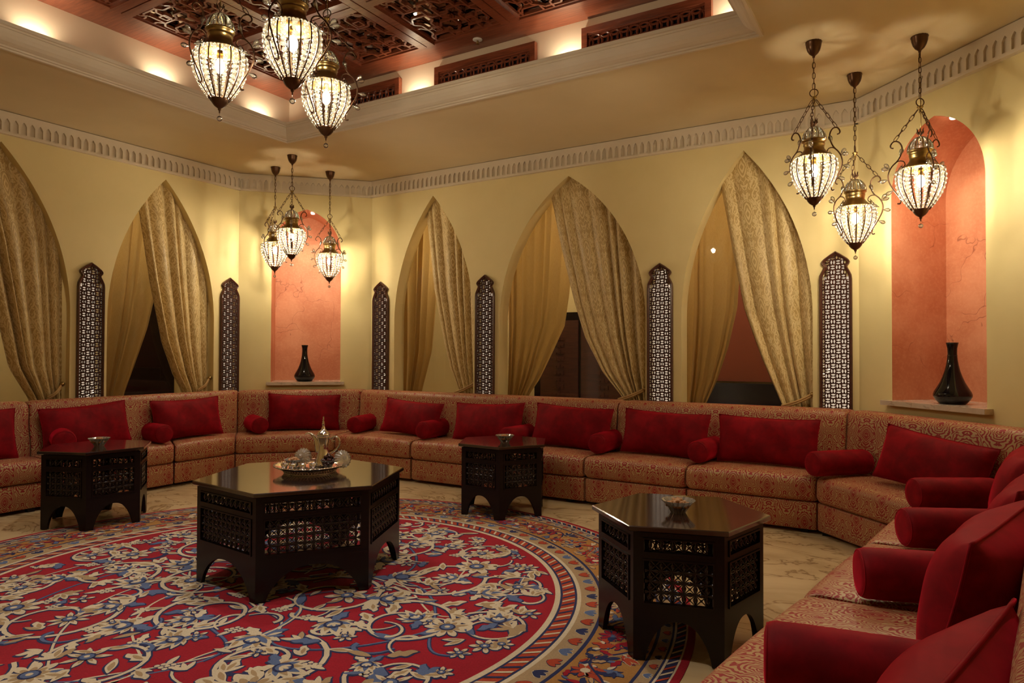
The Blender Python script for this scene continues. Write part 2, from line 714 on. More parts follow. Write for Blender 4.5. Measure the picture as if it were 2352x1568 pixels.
def wall(name, fr, s0, s1, ops, z1=3.42, depth=0.18, mat=None):
    """front face with openings cut out, each with its reveal"""
    mb = MB()
    x = s0
    for (c, hw, zb, zf, dep) in sorted(ops, key=lambda q: q[0]):
        mb.poly([(x, 0, 0), (c - hw, 0, 0), (c - hw, 0, z1), (x, 0, z1)])
        n = 40 if hw > 0.2 else 16
        xs = [c - hw * cos(pi * i / n) for i in range(n + 1)]
        for a, b in zip(xs, xs[1:]):
            mb.poly([(a, 0, 0), (b, 0, 0), (b, 0, zb), (a, 0, zb)])
            za, zb2 = zf(a - c), zf(b - c)
            mb.poly([(a, 0, za), (b, 0, zb2), (b, 0, z1), (a, 0, z1)])
            if dep:
                mb.poly([(a, 0, za), (a, dep, za), (b, dep, zb2), (b, 0, zb2)], smooth=True)
        if dep:
            for e, s in ((c - hw, 1), (c + hw, -1)):
                zt = zf(e - c)
                q = [(e, 0, zb), (e, dep, zb), (e, dep, zt), (e, 0, zt)]
                mb.poly(q if s > 0 else q[::-1])
            mb.poly([(c - hw, 0, zb), (c + hw, 0, zb), (c + hw, dep, zb), (c - hw, dep, zb)])
            mb.poly([(x0, dep, 0) for x0 in ()] or [(c - hw - 0.25, dep, 0), (c + hw + 0.25, dep, 0), (c + hw + 0.25, dep, zb), (c - hw - 0.25, dep, zb)])
        x = c + hw
    mb.poly([(x, 0, 0), (s1, 0, 0), (s1, 0, z1), (x, 0, z1)])
    (o, a) = FR[fr]
    return struct(mb.obj(name, mat or WALL, None, o, a))


def scr_hole(x):
    return 2.075 if abs(x) < 0.066 else 1.93


NICHE_W, NICHE_Z = 0.387, 0.955
niche_f = arch(NICHE_W, 2.96, 2.46)
ARCH_MAIN = [(-4.71, 0.556), (-3.02, 0.803), (-1.33, 0.548)]
ARCH_LEFT = [(2.685, 0.563), (4.15, 0.572)]
SCR_MAIN = [-5.466, -4.0, -2.075, -0.609]
SCR_LEFT = [3.423, 4.912]

wall_main = wall('wall_main', 'main', -5.62, -0.44,
                 [(c, w, 0.5, arch(w, 3.06), 0.17) for c, w in ARCH_MAIN] + [(c, 0.096, 0.5, scr_hole, 0.10) for c in SCR_MAIN])
wall_left = wall('wall_left', 'left', -0.43, 5.03,
                 [(c, w, 0.5, arch(w, 3.07), 0.17) for c, w in ARCH_LEFT] + [(c, 0.096, 0.5, scr_hole, 0.10) for c in SCR_LEFT])
wall_dl = wall('wall_corner_left', 'diag_left', -0.7425, 0.7425, [(0.0, NICHE_W, NICHE_Z, niche_f, 0)])
wall_dr = wall('wall_corner_right', 'diag_right', -0.8415, 0.8415, [(-0.12, NICHE_W, NICHE_Z, niche_f, 0)])
wall('wall_right', 'right', -4.89, 1.48, [])
wall('wall_back', 'back', -0.75, 6.67, [])

floor = MB()
floor.poly([(-8.6, -1.7, 0), (1.8, -1.7, 0), (1.8, 8.0, 0), (-8.6, 8.0, 0)])
struct(floor.obj('floor', MARBLE))

# flat soffit with the raised centre
HX0, HX1, HY0, HY1, ZC = -5.26, -0.86, 0.06, 4.50, 3.33
cl = MB()
for (a, b, c, d) in ((-8.6, HX0, -1.7, 8.0), (HX1, 1.8, -1.7, 8.0), (HX0, HX1, -1.7, HY0), (HX0, HX1, HY1, 8.0)):
    cl.poly([(a, c, ZC), (a, d, ZC), (b, d, ZC), (b, c, ZC)])
ceiling = struct(cl.obj('ceiling', CEIL))

prof = [(-0.002, 3.335), (0.0, 3.310), (0.020, 3.310), (0.022, 3.321), (0.036, 3.323), (0.038, 3.334), (0.052, 3.337), (0.076, 3.347),
        (0.098, 3.366), (0.112, 3.390), (0.118, 3.414), (0.126, 3.416), (0.128, 3.428), (0.142, 3.430), (0.144, 3.452), (0.120, 3.456), (-0.145, 3.456)]
mo = MB()
for (o0, z0), (o1, z1) in zip(prof, prof[1:]):
    def ring(o, z):
        return [(HX0 + o, HY0 + o, z), (HX1 - o, HY0 + o, z), (HX1 - o, HY1 - o, z), (HX0 + o, HY1 - o, z)]
    A, B = ring(o0, z0), ring(o1, z1)
    for i in range(4):
        j = (i + 1) % 4
        mo.poly([A[i], A[j], B[j], B[i]])
struct(mo.obj('trim_1', MOULD))

# upright sides of the raised centre
RX0, RX1, RY0, RY1, ZW = HX0 - 0.14, HX1 + 0.14, HY0 - 0.14, HY1 + 0.14, 3.80
for nm, p, q in (('wall_cove_left', (RX0, RY0), (RX0, RY1)), ('wall_cove_main', (RX0, RY1), (RX1, RY1)),
                 ('wall_cove_right', (RX1, RY1), (RX1, RY0)), ('wall_cove_back', (RX1, RY0), (RX0, RY0))):
    cv = MB()
    cv.poly([(*p, 3.40), (*q, 3.40), (*q, 3.96), (*p, 3.96)])
    struct(cv.obj(nm, COVE))
roof = MB()
roof.poly([(RX0, RY0, 3.96), (RX1, RY0, 3.96), (RX1, RY1, 3.96), (RX0, RY1, 3.96)])
coffer = struct(roof.obj('ceiling_coffered', WOODRED))

# coffered wooden ceiling: border boards, beams, mirrors and fretwork
IX0, IX1, IY0, IY1 = -5.06, -1.06, 0.24, 4.38
for (a, b, c, d) in ((RX0, IX0, RY0, RY1), (IX1, RX1, RY0, RY1), (IX0, IX1, RY0, IY0), (IX0, IX1, IY1, RY1)):
    w = MB()
    w.box(a + 0.002, b - 0.002, c + 0.002, d - 0.002, ZW, 3.95)
    w.obj('border_board', WOODRED, coffer)
BXS = [-4.26, -3.46, -2.66, -1.86]
BYS = [3.58, 2.78, 1.98, 1.18]
BW = 0.075


def beam(p, q, along_x):
    w = MB()
    g = 0.005
    (x0, y0), (x1, y1) = p, q
    if along_x:
        w.box(x0, x1, y0 - BW, y0 - g, ZW - 0.012, 3.95)
        w.box(x0, x1, y0 + g, y0 + BW, ZW - 0.012, 3.95)
        w.box(x0, x1, y0 - g, y0 + g, ZW + 0.02, 3.95)
    else:
        w.box(x0 - BW, x0 - g, y0, y1, ZW - 0.010, 3.95)
        w.box(x0 + g, x0 + BW, y0, y1, ZW - 0.010, 3.95)
        w.box(x0 - g, x0 + g, y0, y1, ZW + 0.02, 3.95)
    w.obj('beam', WOODRED, coffer)


for x in BXS: beam((x, IY0), (x, IY1), False)
ex = [IX0] + BXS + [IX1]
ey = [IY1] + BYS + [IY0]
for y in BYS:
    for i in range(5):
        a = ex[i] + (BW if i else 0)
        b = ex[i + 1] - (BW if i < 4 else 0)
        beam((a, y), (b, y), True)

# fretwork: crossing trapezoid waves with small square bosses
PW = 0.65
fw = MB()


def wave(fixed, sign, horiz):
    n, per, amp = 8, PW / 4, 0.022
    pts = []
    for k in range(5):
        b0 = -PW / 2 + k * per
        s = sign * (1 if k % 2 == 0 else -1)
        for t, q in ((0.0, s), (0.30, s), (0.50, -s), (0.80, -s)):
            x = b0 + t * per
            if x > PW / 2 + 1e-6: continue
            pts.append((x, fixed + amp * q))
    for (a, b) in zip(pts, pts[1:]):
        if horiz:
            fw.bar((a[0], a[1], 0), (b[0], b[1], 0), 0.015, 0.020)
        else:
            fw.bar((a[1], a[0], 0), (b[1], b[0], 0), 0.015, 0.022)


for k in range(5):
    off = -PW / 2 + (k + 0.5) * PW / 5
    wave(off, 1 if k % 2 == 0 else -1, True)
    wave(off, 1 if k % 2 else -1, False)
for i in range(2):
    for j in range(2):
        c = (-PW / 4 + i * PW / 2, -PW / 4 + j * PW / 2)
        for dx, dy in ((0.03, 0.03),):
            fw.bar((c[0] - dx, c[1] - dy, 0), (c[0] + dx, c[1] - dy, 0), 0.011, 0.024)
            fw.bar((c[0] - dx, c[1] + dy, 0), (c[0] + dx, c[1] + dy, 0), 0.011, 0.024)
            fw.bar((c[0] - dx, c[1] - dy, 0), (c[0] - dx, c[1] + dy, 0), 0.011, 0.024)
            fw.bar((c[0] + dx, c[1] - dy, 0), (c[0] + dx, c[1] + dy, 0), 0.011, 0.024)
FRET = fw.mesh('fretwork', WOODRED)
mr = MB()
mr.poly([(-0.34, -0.36, 0), (-0.34, 0.36, 0), (0.34, 0.36, 0), (0.34, -0.36, 0)])
MIR = mr.mesh('mirror_panel', MIRROR)
for i in range(5):
    for j in range(5):
        x0 = ex[i] + (BW if i else 0); x1 = ex[i + 1] - (BW if i < 4 else 0)
        y1 = ey[j] - (BW if j else 0); y0 = ey[j + 1] + (BW if j < 4 else 0)
        cx, cy = (x0 + x1) / 2, (y0 + y1) / 2
        m_ = link(MIR, 'mirror_panel', coffer, (cx, cy, 3.850))
        m_.scale = ((x1 - x0) / 0.68, (y1 - y0) / 0.72, 1)
        f_ = link(FRET, 'fretwork', coffer, (cx, cy, 3.824))
        f_.scale = ((x1 - x0) / PW, (y1 - y0) / PW, 1)
        rim = MB()
        for (a, b, c, d) in ((x0, x0 + 0.018, y0, y1), (x1 - 0.018, x1, y0, y1), (x0 + 0.018, x1 - 0.018, y0, y0 + 0.018), (x0 + 0.018, x1 - 0.018, y1 - 0.018, y1)):
            rim.box(a, b, c, d, 3.812, 3.830)
        rim.obj('panel_rim', WOODRED, coffer)

# ring fretwork grilles in the upright side above the main wall
gm = MB()
GW, GH, gp = 0.90, 0.20, 0.075
nx, nz = 12, 3
for i in range(nx + 1):
    for j in range(nz + 1):
        c = (-GW / 2 + i * gp, GH - j * gp + 0.01)
        pts = []
        for k in range(20):
            a = 2 * pi * k / 20
            x, z = c[0] + 0.053 * cos(a), c[1] + 0.053 * sin(a)
            pts.append((min(max(x, -GW / 2), GW / 2), 0, min(max(z, 0), GH)))
        gm.tube(pts, 0.0092, 4, closed=True, smooth=False)
GRM = gm.mesh('ring_fretwork', WOODRED)
for x0, x1, which in ((-4.93, -3.945, 'nearest the far corner, half behind a lantern'), (-3.555, -2.576, 'in the middle of the upright side'), (-2.176, -1.213, 'at the right end of the upright side')):
    c = (x0 + x1) / 2
    g = thing('vent_grille', 'mahogany ring-fretwork grille above the plaster ledge, ' + which, 'grille', (c, RY1, 3.46), 0, 'grilles along the raised ceiling')
    hw = (x1 - x0) / 2
    fr_ = MB()
    for (a, b, c0, d) in ((-hw, hw, 0.215, 0.262), (-hw, -hw + 0.045, 0.0, 0.215), (hw - 0.045, hw, 0.0, 0.215), (-hw + 0.045, hw - 0.045, 0.0, 0.02)):
        fr_.box(a, b, -0.045, -0.002, c0, d)
    for (a, b, c0, d) in ((-hw + 0.045, hw - 0.045, 0.200, 0.215),):
        fr_.box(a, b, -0.035, -0.004, c0, d)
    fr_.obj('frame', WOODRED, g)
    link(GRM, 'ring_fretwork', g, (0, -0.022, 0.01))
    bk = MB()
    bk.poly([(-hw + 0.02, -0.003, 0.0), (hw - 0.02, -0.003, 0), (hw - 0.02, -0.003, 0.24), (-hw + 0.02, -0.003, 0.24)])
    bk.obj('dark_backing', NAVY, g)

# uplights hidden on the ledge
for p, t in (((RX0 + 0.075, 2.36, 3.475), (RX0 + 0.02, 2.36, 3.9)), ((RX0 + 0.075, 3.30, 3.475), (RX0 + 0.02, 3.30, 3.9)),
             ((RX0 + 0.075, 4.28, 3.475), (RX0 + 0.02, 4.28, 3.9)), ((RX0 + 0.075, 1.40, 3.475), (RX0 + 0.02, 1.4, 3.9)),
             ((-2.30, RY1 - 0.075, 3.475), (-2.30, RY1 - 0.02, 3.9)), ((-3.75, RY1 - 0.075, 3.475), (-3.75, RY1 - 0.02, 3.9)), ((-1.05, RY1 - 0.075, 3.475), (-1.05, RY1 - 0.02, 3.9)),
             ((RX1 - 0.075, 3.3, 3.475), (RX1 - 0.02, 3.3, 3.9)), ((RX1 - 0.075, 1.8, 3.475), (RX1 - 0.02, 1.8, 3.9))):
    lamp('ledge_uplight', 'SPOT', p, P_COVE, size=0.02, target=t, angle=150, blend=0.8)

# sprinkler head
sp = thing('sprinkler_head', 'small round white sprinkler head on the mahogany border board', 'sprinkler', (-3.036, 4.485, ZW))
MB().lathe([(0.038, 0.0), (0.040, -0.006), (0.030, -0.012), (0.012, -0.014)], 20).obj('flange', WHITEMETAL, sp)
MB().lathe([(0.008, -0.012), (0.008, -0.030), (0.004, -0.032), (0.013, -0.036), (0.013, -0.040)], 12).obj('nozzle', BRASS, sp)


# plaster cornice of small pointed niches
def cornice(name, fr, s0, s1, m0=0.0, m1=0.0):
    mb = MB()
    n = max(1, round((s1 - s0) / 0.0632))
    w = (s1 - s0) / n
    zb, zt, y, dep = 3.14, 3.325, -0.035, 0.018
    for i in range(n):
        x = s0 + i * w
        a, b, c = x + 0.16 * w, x + 0.84 * w, x + 0.5 * w
        z0, z1, z2 = zb + 0.022, zb + 0.095, zb + 0.128
        hole = [(a, z0), (b, z0), (b, z1), (c + 0.17 * w, z1 + 0.020), (c, z2), (c - 0.17 * w, z1 + 0.020), (a, z1)]
        o = lambda p: (p[0], y, p[1])
        mb.poly([o((x, zb)), o((x + w, zb)), o(hole[1]), o(hole[0])])
        mb.poly([o((x + w, zb)), o((x + w, zt)), o(hole[3]), o(hole[2]), o(hole[1])])
        mb.poly([o((x, zt)), o((x, zb)), o(hole[0]), o(hole[6]), o(hole[5])])
        mb.poly([o((x + w, zt)), o((x, zt)), o(hole[5]), o(hole[4]), o(hole[3])])
        for p, q in zip(hole, hole[1:] + hole[:1]):
            mb.poly([o(p), o(q), (q[0], y + dep, q[1]), (p[0], y + dep, p[1])])
        mb.poly([(p[0], y + dep, p[1]) for p in hole])
    mb.poly([(s0, y, zb), (s0, 0, zb), (s1, 0, zb), (s1, y, zb)])
    mb.box(s0, s1, y - 0.008, 0, zb - 0.006, zb + 0.010)
    (o, a) = FR[fr]
    return struct(mb.obj(name, MOULD, None, o, a))


cornice('trim_2', 'main', -5.62, -0.44)
cornice('trim_3', 'left', -0.43, 5.03)
cornice('trim_4', 'diag_left', -0.7425, 0.7425)
cornice('trim_5', 'diag_right', -0.8415, 0.8415)

# terracotta niches with marble sills
for fr, c, w_ in (('diag_left', 0.0, wall_dl), ('diag_right', -0.12, wall_dr)):
    mb = MB()
    D = 0.50
    n = 40
    xs = [c - NICHE_W * cos(pi * i / n) for i in range(n + 1)]
    for a, b in zip(xs, xs[1:]):
        za, zb = niche_f(a - c), niche_f(b - c)
        mb.poly([(a, 0, za), (a, D, za), (b, D, zb), (b, 0, zb)], smooth=True)
        mb.poly([(a, D, NICHE_Z), (b, D, NICHE_Z), (b, D, zb), (a, D, za)])
    for e in (c - NICHE_W, c + NICHE_W):
        mb.poly([(e, 0, NICHE_Z), (e, D, NICHE_Z), (e, D, niche_f(e - c)), (e, 0, niche_f(e - c))])
    mb.obj('niche_lining', TERRA, w_)
    s_ = MB()
    s_.box(c - 0.43, c + 0.43, -0.07, 0.002, NICHE_Z - 0.035, NICHE_Z)
    s_.box(c - NICHE_W + 0.001, c + NICHE_W - 0.001, 0.002, D, NICHE_Z - 0.035, NICHE_Z)
    s_.obj('marble_sill', MARBLESILL, w_)
    p = fpos(fr, c + 0.06, 0.10, niche_f(0.06) - 0.03)
    lens = MB()
    lens.lathe([(0.001, -0.002), (0.016, -0.002), (0.022, 0.004), (0.022, 0.02)], 20)
    lo = lens.obj('spot_lens', SPOTGLOW, w_, (c + 0.06, 0.10, niche_f(0.06) - 0.012))
    lamp('niche_spot', 'SPOT', p, P_NICHE, size=0.02, target=fpos(fr, c, 0.33, 1.0), angle=110, blend=0.7)


# ------------------------------------------------------------------ carved screens
def half(z):
    tab = [(0.60, .122), (1.90, .122), (1.935, .118), (1.965, .105), (1.99, .092), (2.003, .086), (2.012, .090), (2.022, .100), (2.038, .106), (2.052, .102),
           (2.068, .088), (2.085, .066), (2.103, .042), (2.118, .018), (2.130, 0.0)]
    for (z0, h0), (z1, h1) in zip(tab, tab[1:]):
        if z <= z1:
            return h0 + (h1 - h0) * (z - z0) / (z1 - z0)
    return 0.0


zz = [0.60, 1.90, 1.935, 1.965, 1.99, 2.003, 2.012, 2.022, 2.038, 2.052, 2.068, 2.085, 2.103, 2.118, 2.130]
outl = [(half(z), z) for z in zz]
outl = [(h, z) for h, z in outl] + [(-h, z) for h, z in outl[::-1][1:]]
sf = MB()
inn = []
for i, (x, z) in enumerate(outl):
    p0 = Vector(outl[max(i - 1, 0)]); p1 = Vector(outl[min(i + 1, len(outl) - 1)])
    t = (p1 - p0).normalized()
    nrm = Vector((-t.y, t.x))
    inn.append((x + nrm.x * 0.024, max(z + nrm.y * 0.024, 0.6)))
for (k0, y0), (k1, y1) in (((0.0, 0.0), (0.0, -0.022)), ((0.0, -0.022), (0.25, -0.030)), ((0.25, -0.030), (0.55, -0.026)), ((0.55, -0.026), (0.75, -0.020)), ((0.75, -0.020), (1.0, -0.016)), ((1.0, -0.016), (1.0, 0.02))):
    for i in range(len(outl) - 1):
        def pt(i, k, y):
            return (outl[i][0] + (inn[i][0] - outl[i][0]) * k, y, outl[i][1] + (inn[i][1] - outl[i][1]) * k)
        sf.poly([pt(i, k0, y0), pt(i + 1, k0, y0), pt(i + 1, k1, y1), pt(i, k1, y1)])
SCRF = sf.mesh('frame', WOODSCR)
sl = MB()
cs = 0.0400


def holed(x0, x1, z0, z1, horiz):
    cx, cz = (x0 + x1) / 2, (z0 + z1) / 2
    hx, hz = (x1 - x0) / 2, (z1 - z0) / 2
    if horiz:
        outer = [(-hx, -hz), (0, -hz), (hx, -hz), (hx, hz), (0, hz), (-hx, hz)]
        a, b = hx * 0.88, hz * 0.74
        inner = [(-a * 0.9, -b * 0.25), (0, -b), (a * 0.9, -b * 0.25), (a * 0.9, b * 0.25), (0, b), (-a * 0.9, b * 0.25)]
    else:
        outer = [(-hx, -hz), (hx, -hz), (hx, 0), (hx, hz), (-hx, hz), (-hx, 0)]
        a, b = hx * 0.74, hz * 0.88
        inner = [(-a * 0.25, -b * 0.9), (a * 0.25, -b * 0.9), (a, 0), (a * 0.25, b * 0.9), (-a * 0.25, b * 0.9), (-a, 0)]
    for y, fl in ((-0.013, False),):
        for i in range(6):
            j = (i + 1) % 6
            sl.poly([(cx + outer[i][0], y + 0.006, cz + outer[i][1]), (cx + outer[j][0], y + 0.006, cz + outer[j][1]), (cx + inner[j][0], y, cz + inner[j][1]), (cx + inner[i][0], y, cz + inner[i][1])])
            sl.poly([(cx + inner[i][0], y, cz + inner[i][1]), (cx + inner[j][0], y, cz + inner[j][1]), (cx + inner[j][0], 0.004, cz + inner[j][1]), (cx + inner[i][0], 0.004, cz + inner[i][1])])


for i in range(-3, 3):
    for j in range(40):
        x0, z0 = i * cs + 0.0, 0.62 + j * cs
        x0 += cs / 2 - cs / 2
        cx, cz = x0 + cs / 2, z0 + cs / 2
        if abs(cx) + cs / 2 > min(half(z0), half(z0 + cs)) + 0.004: continue
        if (i + j) % 2:
            holed(x0, x0 + cs, z0, cz, True); holed(x0, x0 + cs, cz, z0 + cs, True)
        else:
            holed(x0, cx, z0, z0 + cs, False); holed(cx, x0 + cs, z0, z0 + cs, False)
SCRL = sl.mesh('carved_lattice', WOODSCR)
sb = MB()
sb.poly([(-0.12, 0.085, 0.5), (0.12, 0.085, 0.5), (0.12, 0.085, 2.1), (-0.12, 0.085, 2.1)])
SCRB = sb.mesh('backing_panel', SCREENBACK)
scr_lab = {('main', 0): 'dark carved lattice screen on the wall just right of the far terracotta niche',
           ('main', 1): 'dark carved lattice screen between the narrow far arch and the wide middle arch',
           ('main', 2): 'dark carved lattice screen between the wide middle arch and the right-hand arch',
           ('main', 3): 'dark carved lattice screen beside the large terracotta niche on the right',
           ('left', 0): 'dark carved lattice screen between the two curtained arches of the left wall',
           ('left', 1): 'dark carved lattice screen just left of the far terracotta niche'}
for fr, cs_ in (('main', SCR_MAIN), ('left', SCR_LEFT)):
    for k, c in enumerate(cs_):
        t = thing('carved_screen', scr_lab[(fr, k)], 'screen', fpos(fr, c, 0, 0), FR[fr][1], 'carved lattice screens')
        link(SCRF, 'frame', t); link(SCRL, 'carved_lattice', t); link(SCRB, 'backing_panel', t)

# ------------------------------------------------------------------ windows, curtains and what is seen through them
for k, (fr, c, w) in enumerate([('main', *a) for a in ARCH_MAIN] + [('left', *a) for a in ARCH_LEFT]):
    g = MB()
    g.poly([(-w - 0.03, 0, 0.5), (w + 0.03, 0, 0.5), (w + 0.03, 0, 3.1), (-w - 0.03, 0, 3.1)])
    struct(g.obj('window_%d' % (k + 1), PANE, None, fpos(fr, c, 0.172, 0), FR[fr][1]))

for nm, fr, a, b in (('wall_beyond_main', 'main', -8.0, 1.6), ('wall_beyond_left', 'left', -1.4, 7.4)):
    mb = MB()
    mb.poly([(a, 1.52, 0), (b, 1.52, 0), (b, 1.52, 3.4), (a, 1.52, 3.4)])
    struct(mb.obj(nm, WALL, None, FR[fr][0], FR[fr][1]))
for x in (-4.7, -2.6, -0.9):  # added point lights behind the panes, to brighten the rear curtains
    lamp('curtain_fill', 'POINT', (x, 6.9, 2.6), 20.0, size=0.08)
for y in (2.6, 4.4):  # same added fill behind the left wall's panes
    lamp('curtain_fill', 'POINT', (-7.5, y, 2.6), 16.0, size=0.08)

door = MB()
door.box(-0.10, 1.28, -0.03, 0.0, 0, 1.80)
do = struct(door.obj('door_1', WOODDARK, None, (-4.127, 7.59, 0)))
for (a, b) in ((0.0, 0.52), (0.56, 1.14)):
    lf = MB()
    lf.box(a, b, -0.055, -0.03, 0.05, 1.70)
    lo = lf.obj('door_leaf', WOODSCR, do)
    kf = MB()
    cx = (a + b) / 2
    for j in range(14):
        z = 0.35 + j * 0.085
        for i in range(-1, 2):
            kf.box(cx + i * 0.05 - 0.018, cx + i * 0.05 + 0.018, -0.064, -0.055, z, z + (0.05 if (i + j) % 2 else 0.02))
    kf.obj('carved_strip', WOODSCR, lo)
pn = MB(); pn.box(-0.9, 0.9, 0, 0.03, 1.0, 2.4)
tag(pn.obj('wall_hanging', DARKRED, None, (-1.55, 7.55, 0)), 'plain terracotta hanging seen through the right-hand arch of the long wall', 'hanging')
pl = MB(); pl.box(-0.95, 0.95, -0.10, 0.03, 0.0, 0.98)
tag(pl.obj('dark_cabinet', NAVY, None, (-1.55, 7.55, 0)), 'low black cabinet glimpsed through the right-hand arch below the hanging', 'cabinet')
pw = MB(); pw.box(-0.75, 0.55, 0, 0.02, 0.95, 2.2)
struct(pw.obj('wall_beyond_rose', PINKWALL, None, fpos('left', 2.35, 1.48, 0), FR['left'][1]))
pw = MB(); pw.box(-0.7, 0.7, -0.10, 0.02, 0.80, 0.95)
tag(pw.obj('ledge', WHITEMETAL, None, fpos('left', 2.35, 1.46, 0), FR['left'][1]), 'white ledge glimpsed through the gap in the leftmost curtain', 'ledge')
pw = MB(); pw.box(-0.7, 0.7, 0, 0.03, 0.0, 2.6)
tag(pw.obj('dark_door_panel', WOODDARK, None, fpos('left', 4.5, 1.46, 0), FR['left'][1]), 'dark panel seen in the gap between the curtains left of the far niche', 'panel')


def curtain(name, label, group, fr, cx, Ltab, Rtab, y0, folds, amp, mat, full, tie=None, seed=0):
    """gathered cloth between two edges given as (z, x) tables"""
    rr = random.Random(seed)
    ph = [rr.uniform(0, 6.28) for _ in range(4)]
    zt, zb = 3.10, 0.62
    t = thing(name, label, 'curtain', fpos(fr, cx, y0, zb), FR[fr][1], group)

    def pos(s, q):
        z = zt + (zb - zt) * q
        L, Rr = lerp(Ltab, z), lerp(Rtab, z)
        g = 1.0 - (Rr - L) / (Rtab[0][1] - Ltab[0][1])
        # cloth bunches toward the leading edge
        s2 = s + 0.035 * sin(2 * pi * s * 2.0 + ph[0])
        x = L + (Rr - L) * s2
        w = 2 * pi * folds * s + 0.6 * sin(3.1 * s + ph[2]) + 0.25 * sin(1.7 * z + ph[1])
        A = amp * (0.75 + 0.6 * max(0.0, g)) * (0.75 + 0.35 * sin(5.0 * s + ph[3]))
        y = -A * (1.9 * abs(sin(w / 2)) ** 0.85 - 0.95) + 0.25 * A * sin(0.5 * w + ph[0])
        return (x - cx, y, z - zb)
    mb = MB()
    mb.grid(pos, 150, 44, lambda s, q: (s * full, (zt + (zb - zt) * q)))
    mb.obj('cloth', mat, t)
    if tie:
        (xa, za), (xb, zb2) = tie
        cord = MB()
        pts = smoothpath([(xa - cx, -0.045, za - zb), ((xa + xb) / 2 - cx, -0.075, (za + zb2) / 2 - zb - 0.012), (xb - cx, -0.055, zb2 - zb)], 6)
        cord.tube(pts, 0.011, 8)
        cord.tube([(p[0], p[1] - 0.004, p[2] + 0.016) for p in pts], 0.009, 8)
        cord.obj('tieback_cord', CORDM, t)
        hk = MB()
        hk.ball((xa - cx, -0.05, za - zb + 0.01), 0.022, 10, 7)
        hk.tube([(xa - cx, -0.05, za - zb + 0.01), (xa - cx, 0.03, za - zb + 0.01)], 0.007, 8)
        hk.obj('tieback_hook', BRASS, t)
    return t


GF, GB = 'damask curtains drawn to the right', 'plain curtains behind the glass'
curtain('damask_curtain', 'gold damask curtain tied to the right in the wide middle arch', GF, 'main', -2.6,
        [(3.1, -3.35), (2.842, -3.286), (2.349, -3.172), (1.811, -3.027), (1.449, -2.903), (1.11, -2.709), (0.856, -2.475), (0.6, -2.40)],
        [(3.1, -2.20), (0.6, -2.22)], 0.085, 7.5, 0.042, DAMASK, 1.95, ((-2.235, 0.955), (-2.50, 0.845)), 3)
curtain('plain_curtain', 'plain gold curtain behind the glass of the wide middle arch', GB, 'main', -3.5,
        [(3.1, -3.95), (0.6, -3.86)], [(3.1, -3.05), (1.904, -3.154), (1.579, -3.205), (1.299, -3.345), (1.029, -3.487), (0.851, -3.614), (0.6, -3.67)],
        0.245, 7.0, 0.030, SHEER, 1.5, None, 4)
curtain('damask_curtain', 'gold damask curtain tied to the right in the arch nearest the large niche', GF, 'main', -1.1,
        [(3.1, -1.61), (2.772, -1.554), (2.209, -1.457), (1.688, -1.355), (1.267, -1.211), (0.837, -1.03), (0.6, -0.96)],
        [(3.1, -0.72), (0.6, -0.75)], 0.085, 5.2, 0.042, DAMASK, 1.55, ((-0.785, 0.955), (-1.03, 0.845)), 11)
curtain('plain_curtain', 'plain gold curtain behind the glass of the arch nearest the large niche', GB, 'main', -1.7,
        [(3.1, -1.98), (0.6, -1.93)], [(3.1, -1.33), (1.715, -1.415), (1.358, -1.499), (1.043, -1.607), (0.834, -1.709), (0.6, -1.75)],
        0.245, 5.5, 0.028, SHEER, 1.2, None, 6)
curtain('damask_curtain', 'gold damask curtain tied to the right in the narrow arch beside the far niche', GF, 'main', -4.5,
        [(3.1, -4.94), (2.801, -4.893), (2.015, -4.78), (1.427, -4.632), (1.123, -4.536), (0.826, -4.385), (0.6, -4.33)],
        [(3.1, -4.12), (0.6, -4.13)], 0.085, 6.2, 0.040, DAMASK, 1.5, ((-4.165, 0.955), (-4.42, 0.845)), 8)
curtain('plain_curtain', 'plain gold curtain behind the glass of the narrow arch beside the far niche', GB, 'main', -5.1,
        [(3.1, -5.38), (0.6, -5.33)], [(3.1, -4.72), (1.70, -4.86), (1.321, -4.897), (0.841, -5.044), (0.6, -5.10)],
        0.245, 5.5, 0.028, SHEER, 1.2, None, 9)
curtain('damask_curtain', 'gold damask curtain tied to the right in the left wall arch beside the far niche', GF, 'left', 4.4,
        [(3.1, 3.86), (2.74, 3.925), (2.017, 4.054), (1.414, 4.185), (1.067, 4.316), (0.881, 4.417), (0.6, 4.50)],
        [(3.1, 4.70), (0.6, 4.71)], 0.085, 6.0, 0.040, DAMASK, 1.4, ((4.70, 1.0), (4.55, 0.87)), 12)
curtain('plain_curtain', 'plain gold curtain behind the glass of the left wall arch beside the far niche', GB, 'left', 3.8,
        [(3.1, 3.48), (0.6, 3.50)], [(3.1, 4.34), (1.975, 4.19), (1.549, 4.10), (1.279, 4.012), (0.90, 3.884), (0.6, 3.82)],
        0.245, 5.0, 0.030, SHEER, 1.2, None, 13)
curtain('damask_curtain', 'gold damask curtain at the left edge of the picture, tied to the right', GF, 'left', 3.0,
        [(3.1, 2.30), (2.253, 2.56), (1.536, 2.727), (1.162, 2.81), (0.867, 2.976), (0.6, 3.03)],
        [(3.1, 3.22), (0.6, 3.23)], 0.085, 6.0, 0.044, DAMASK, 1.5, ((3.205, 0.99), (3.08, 0.87)), 15)


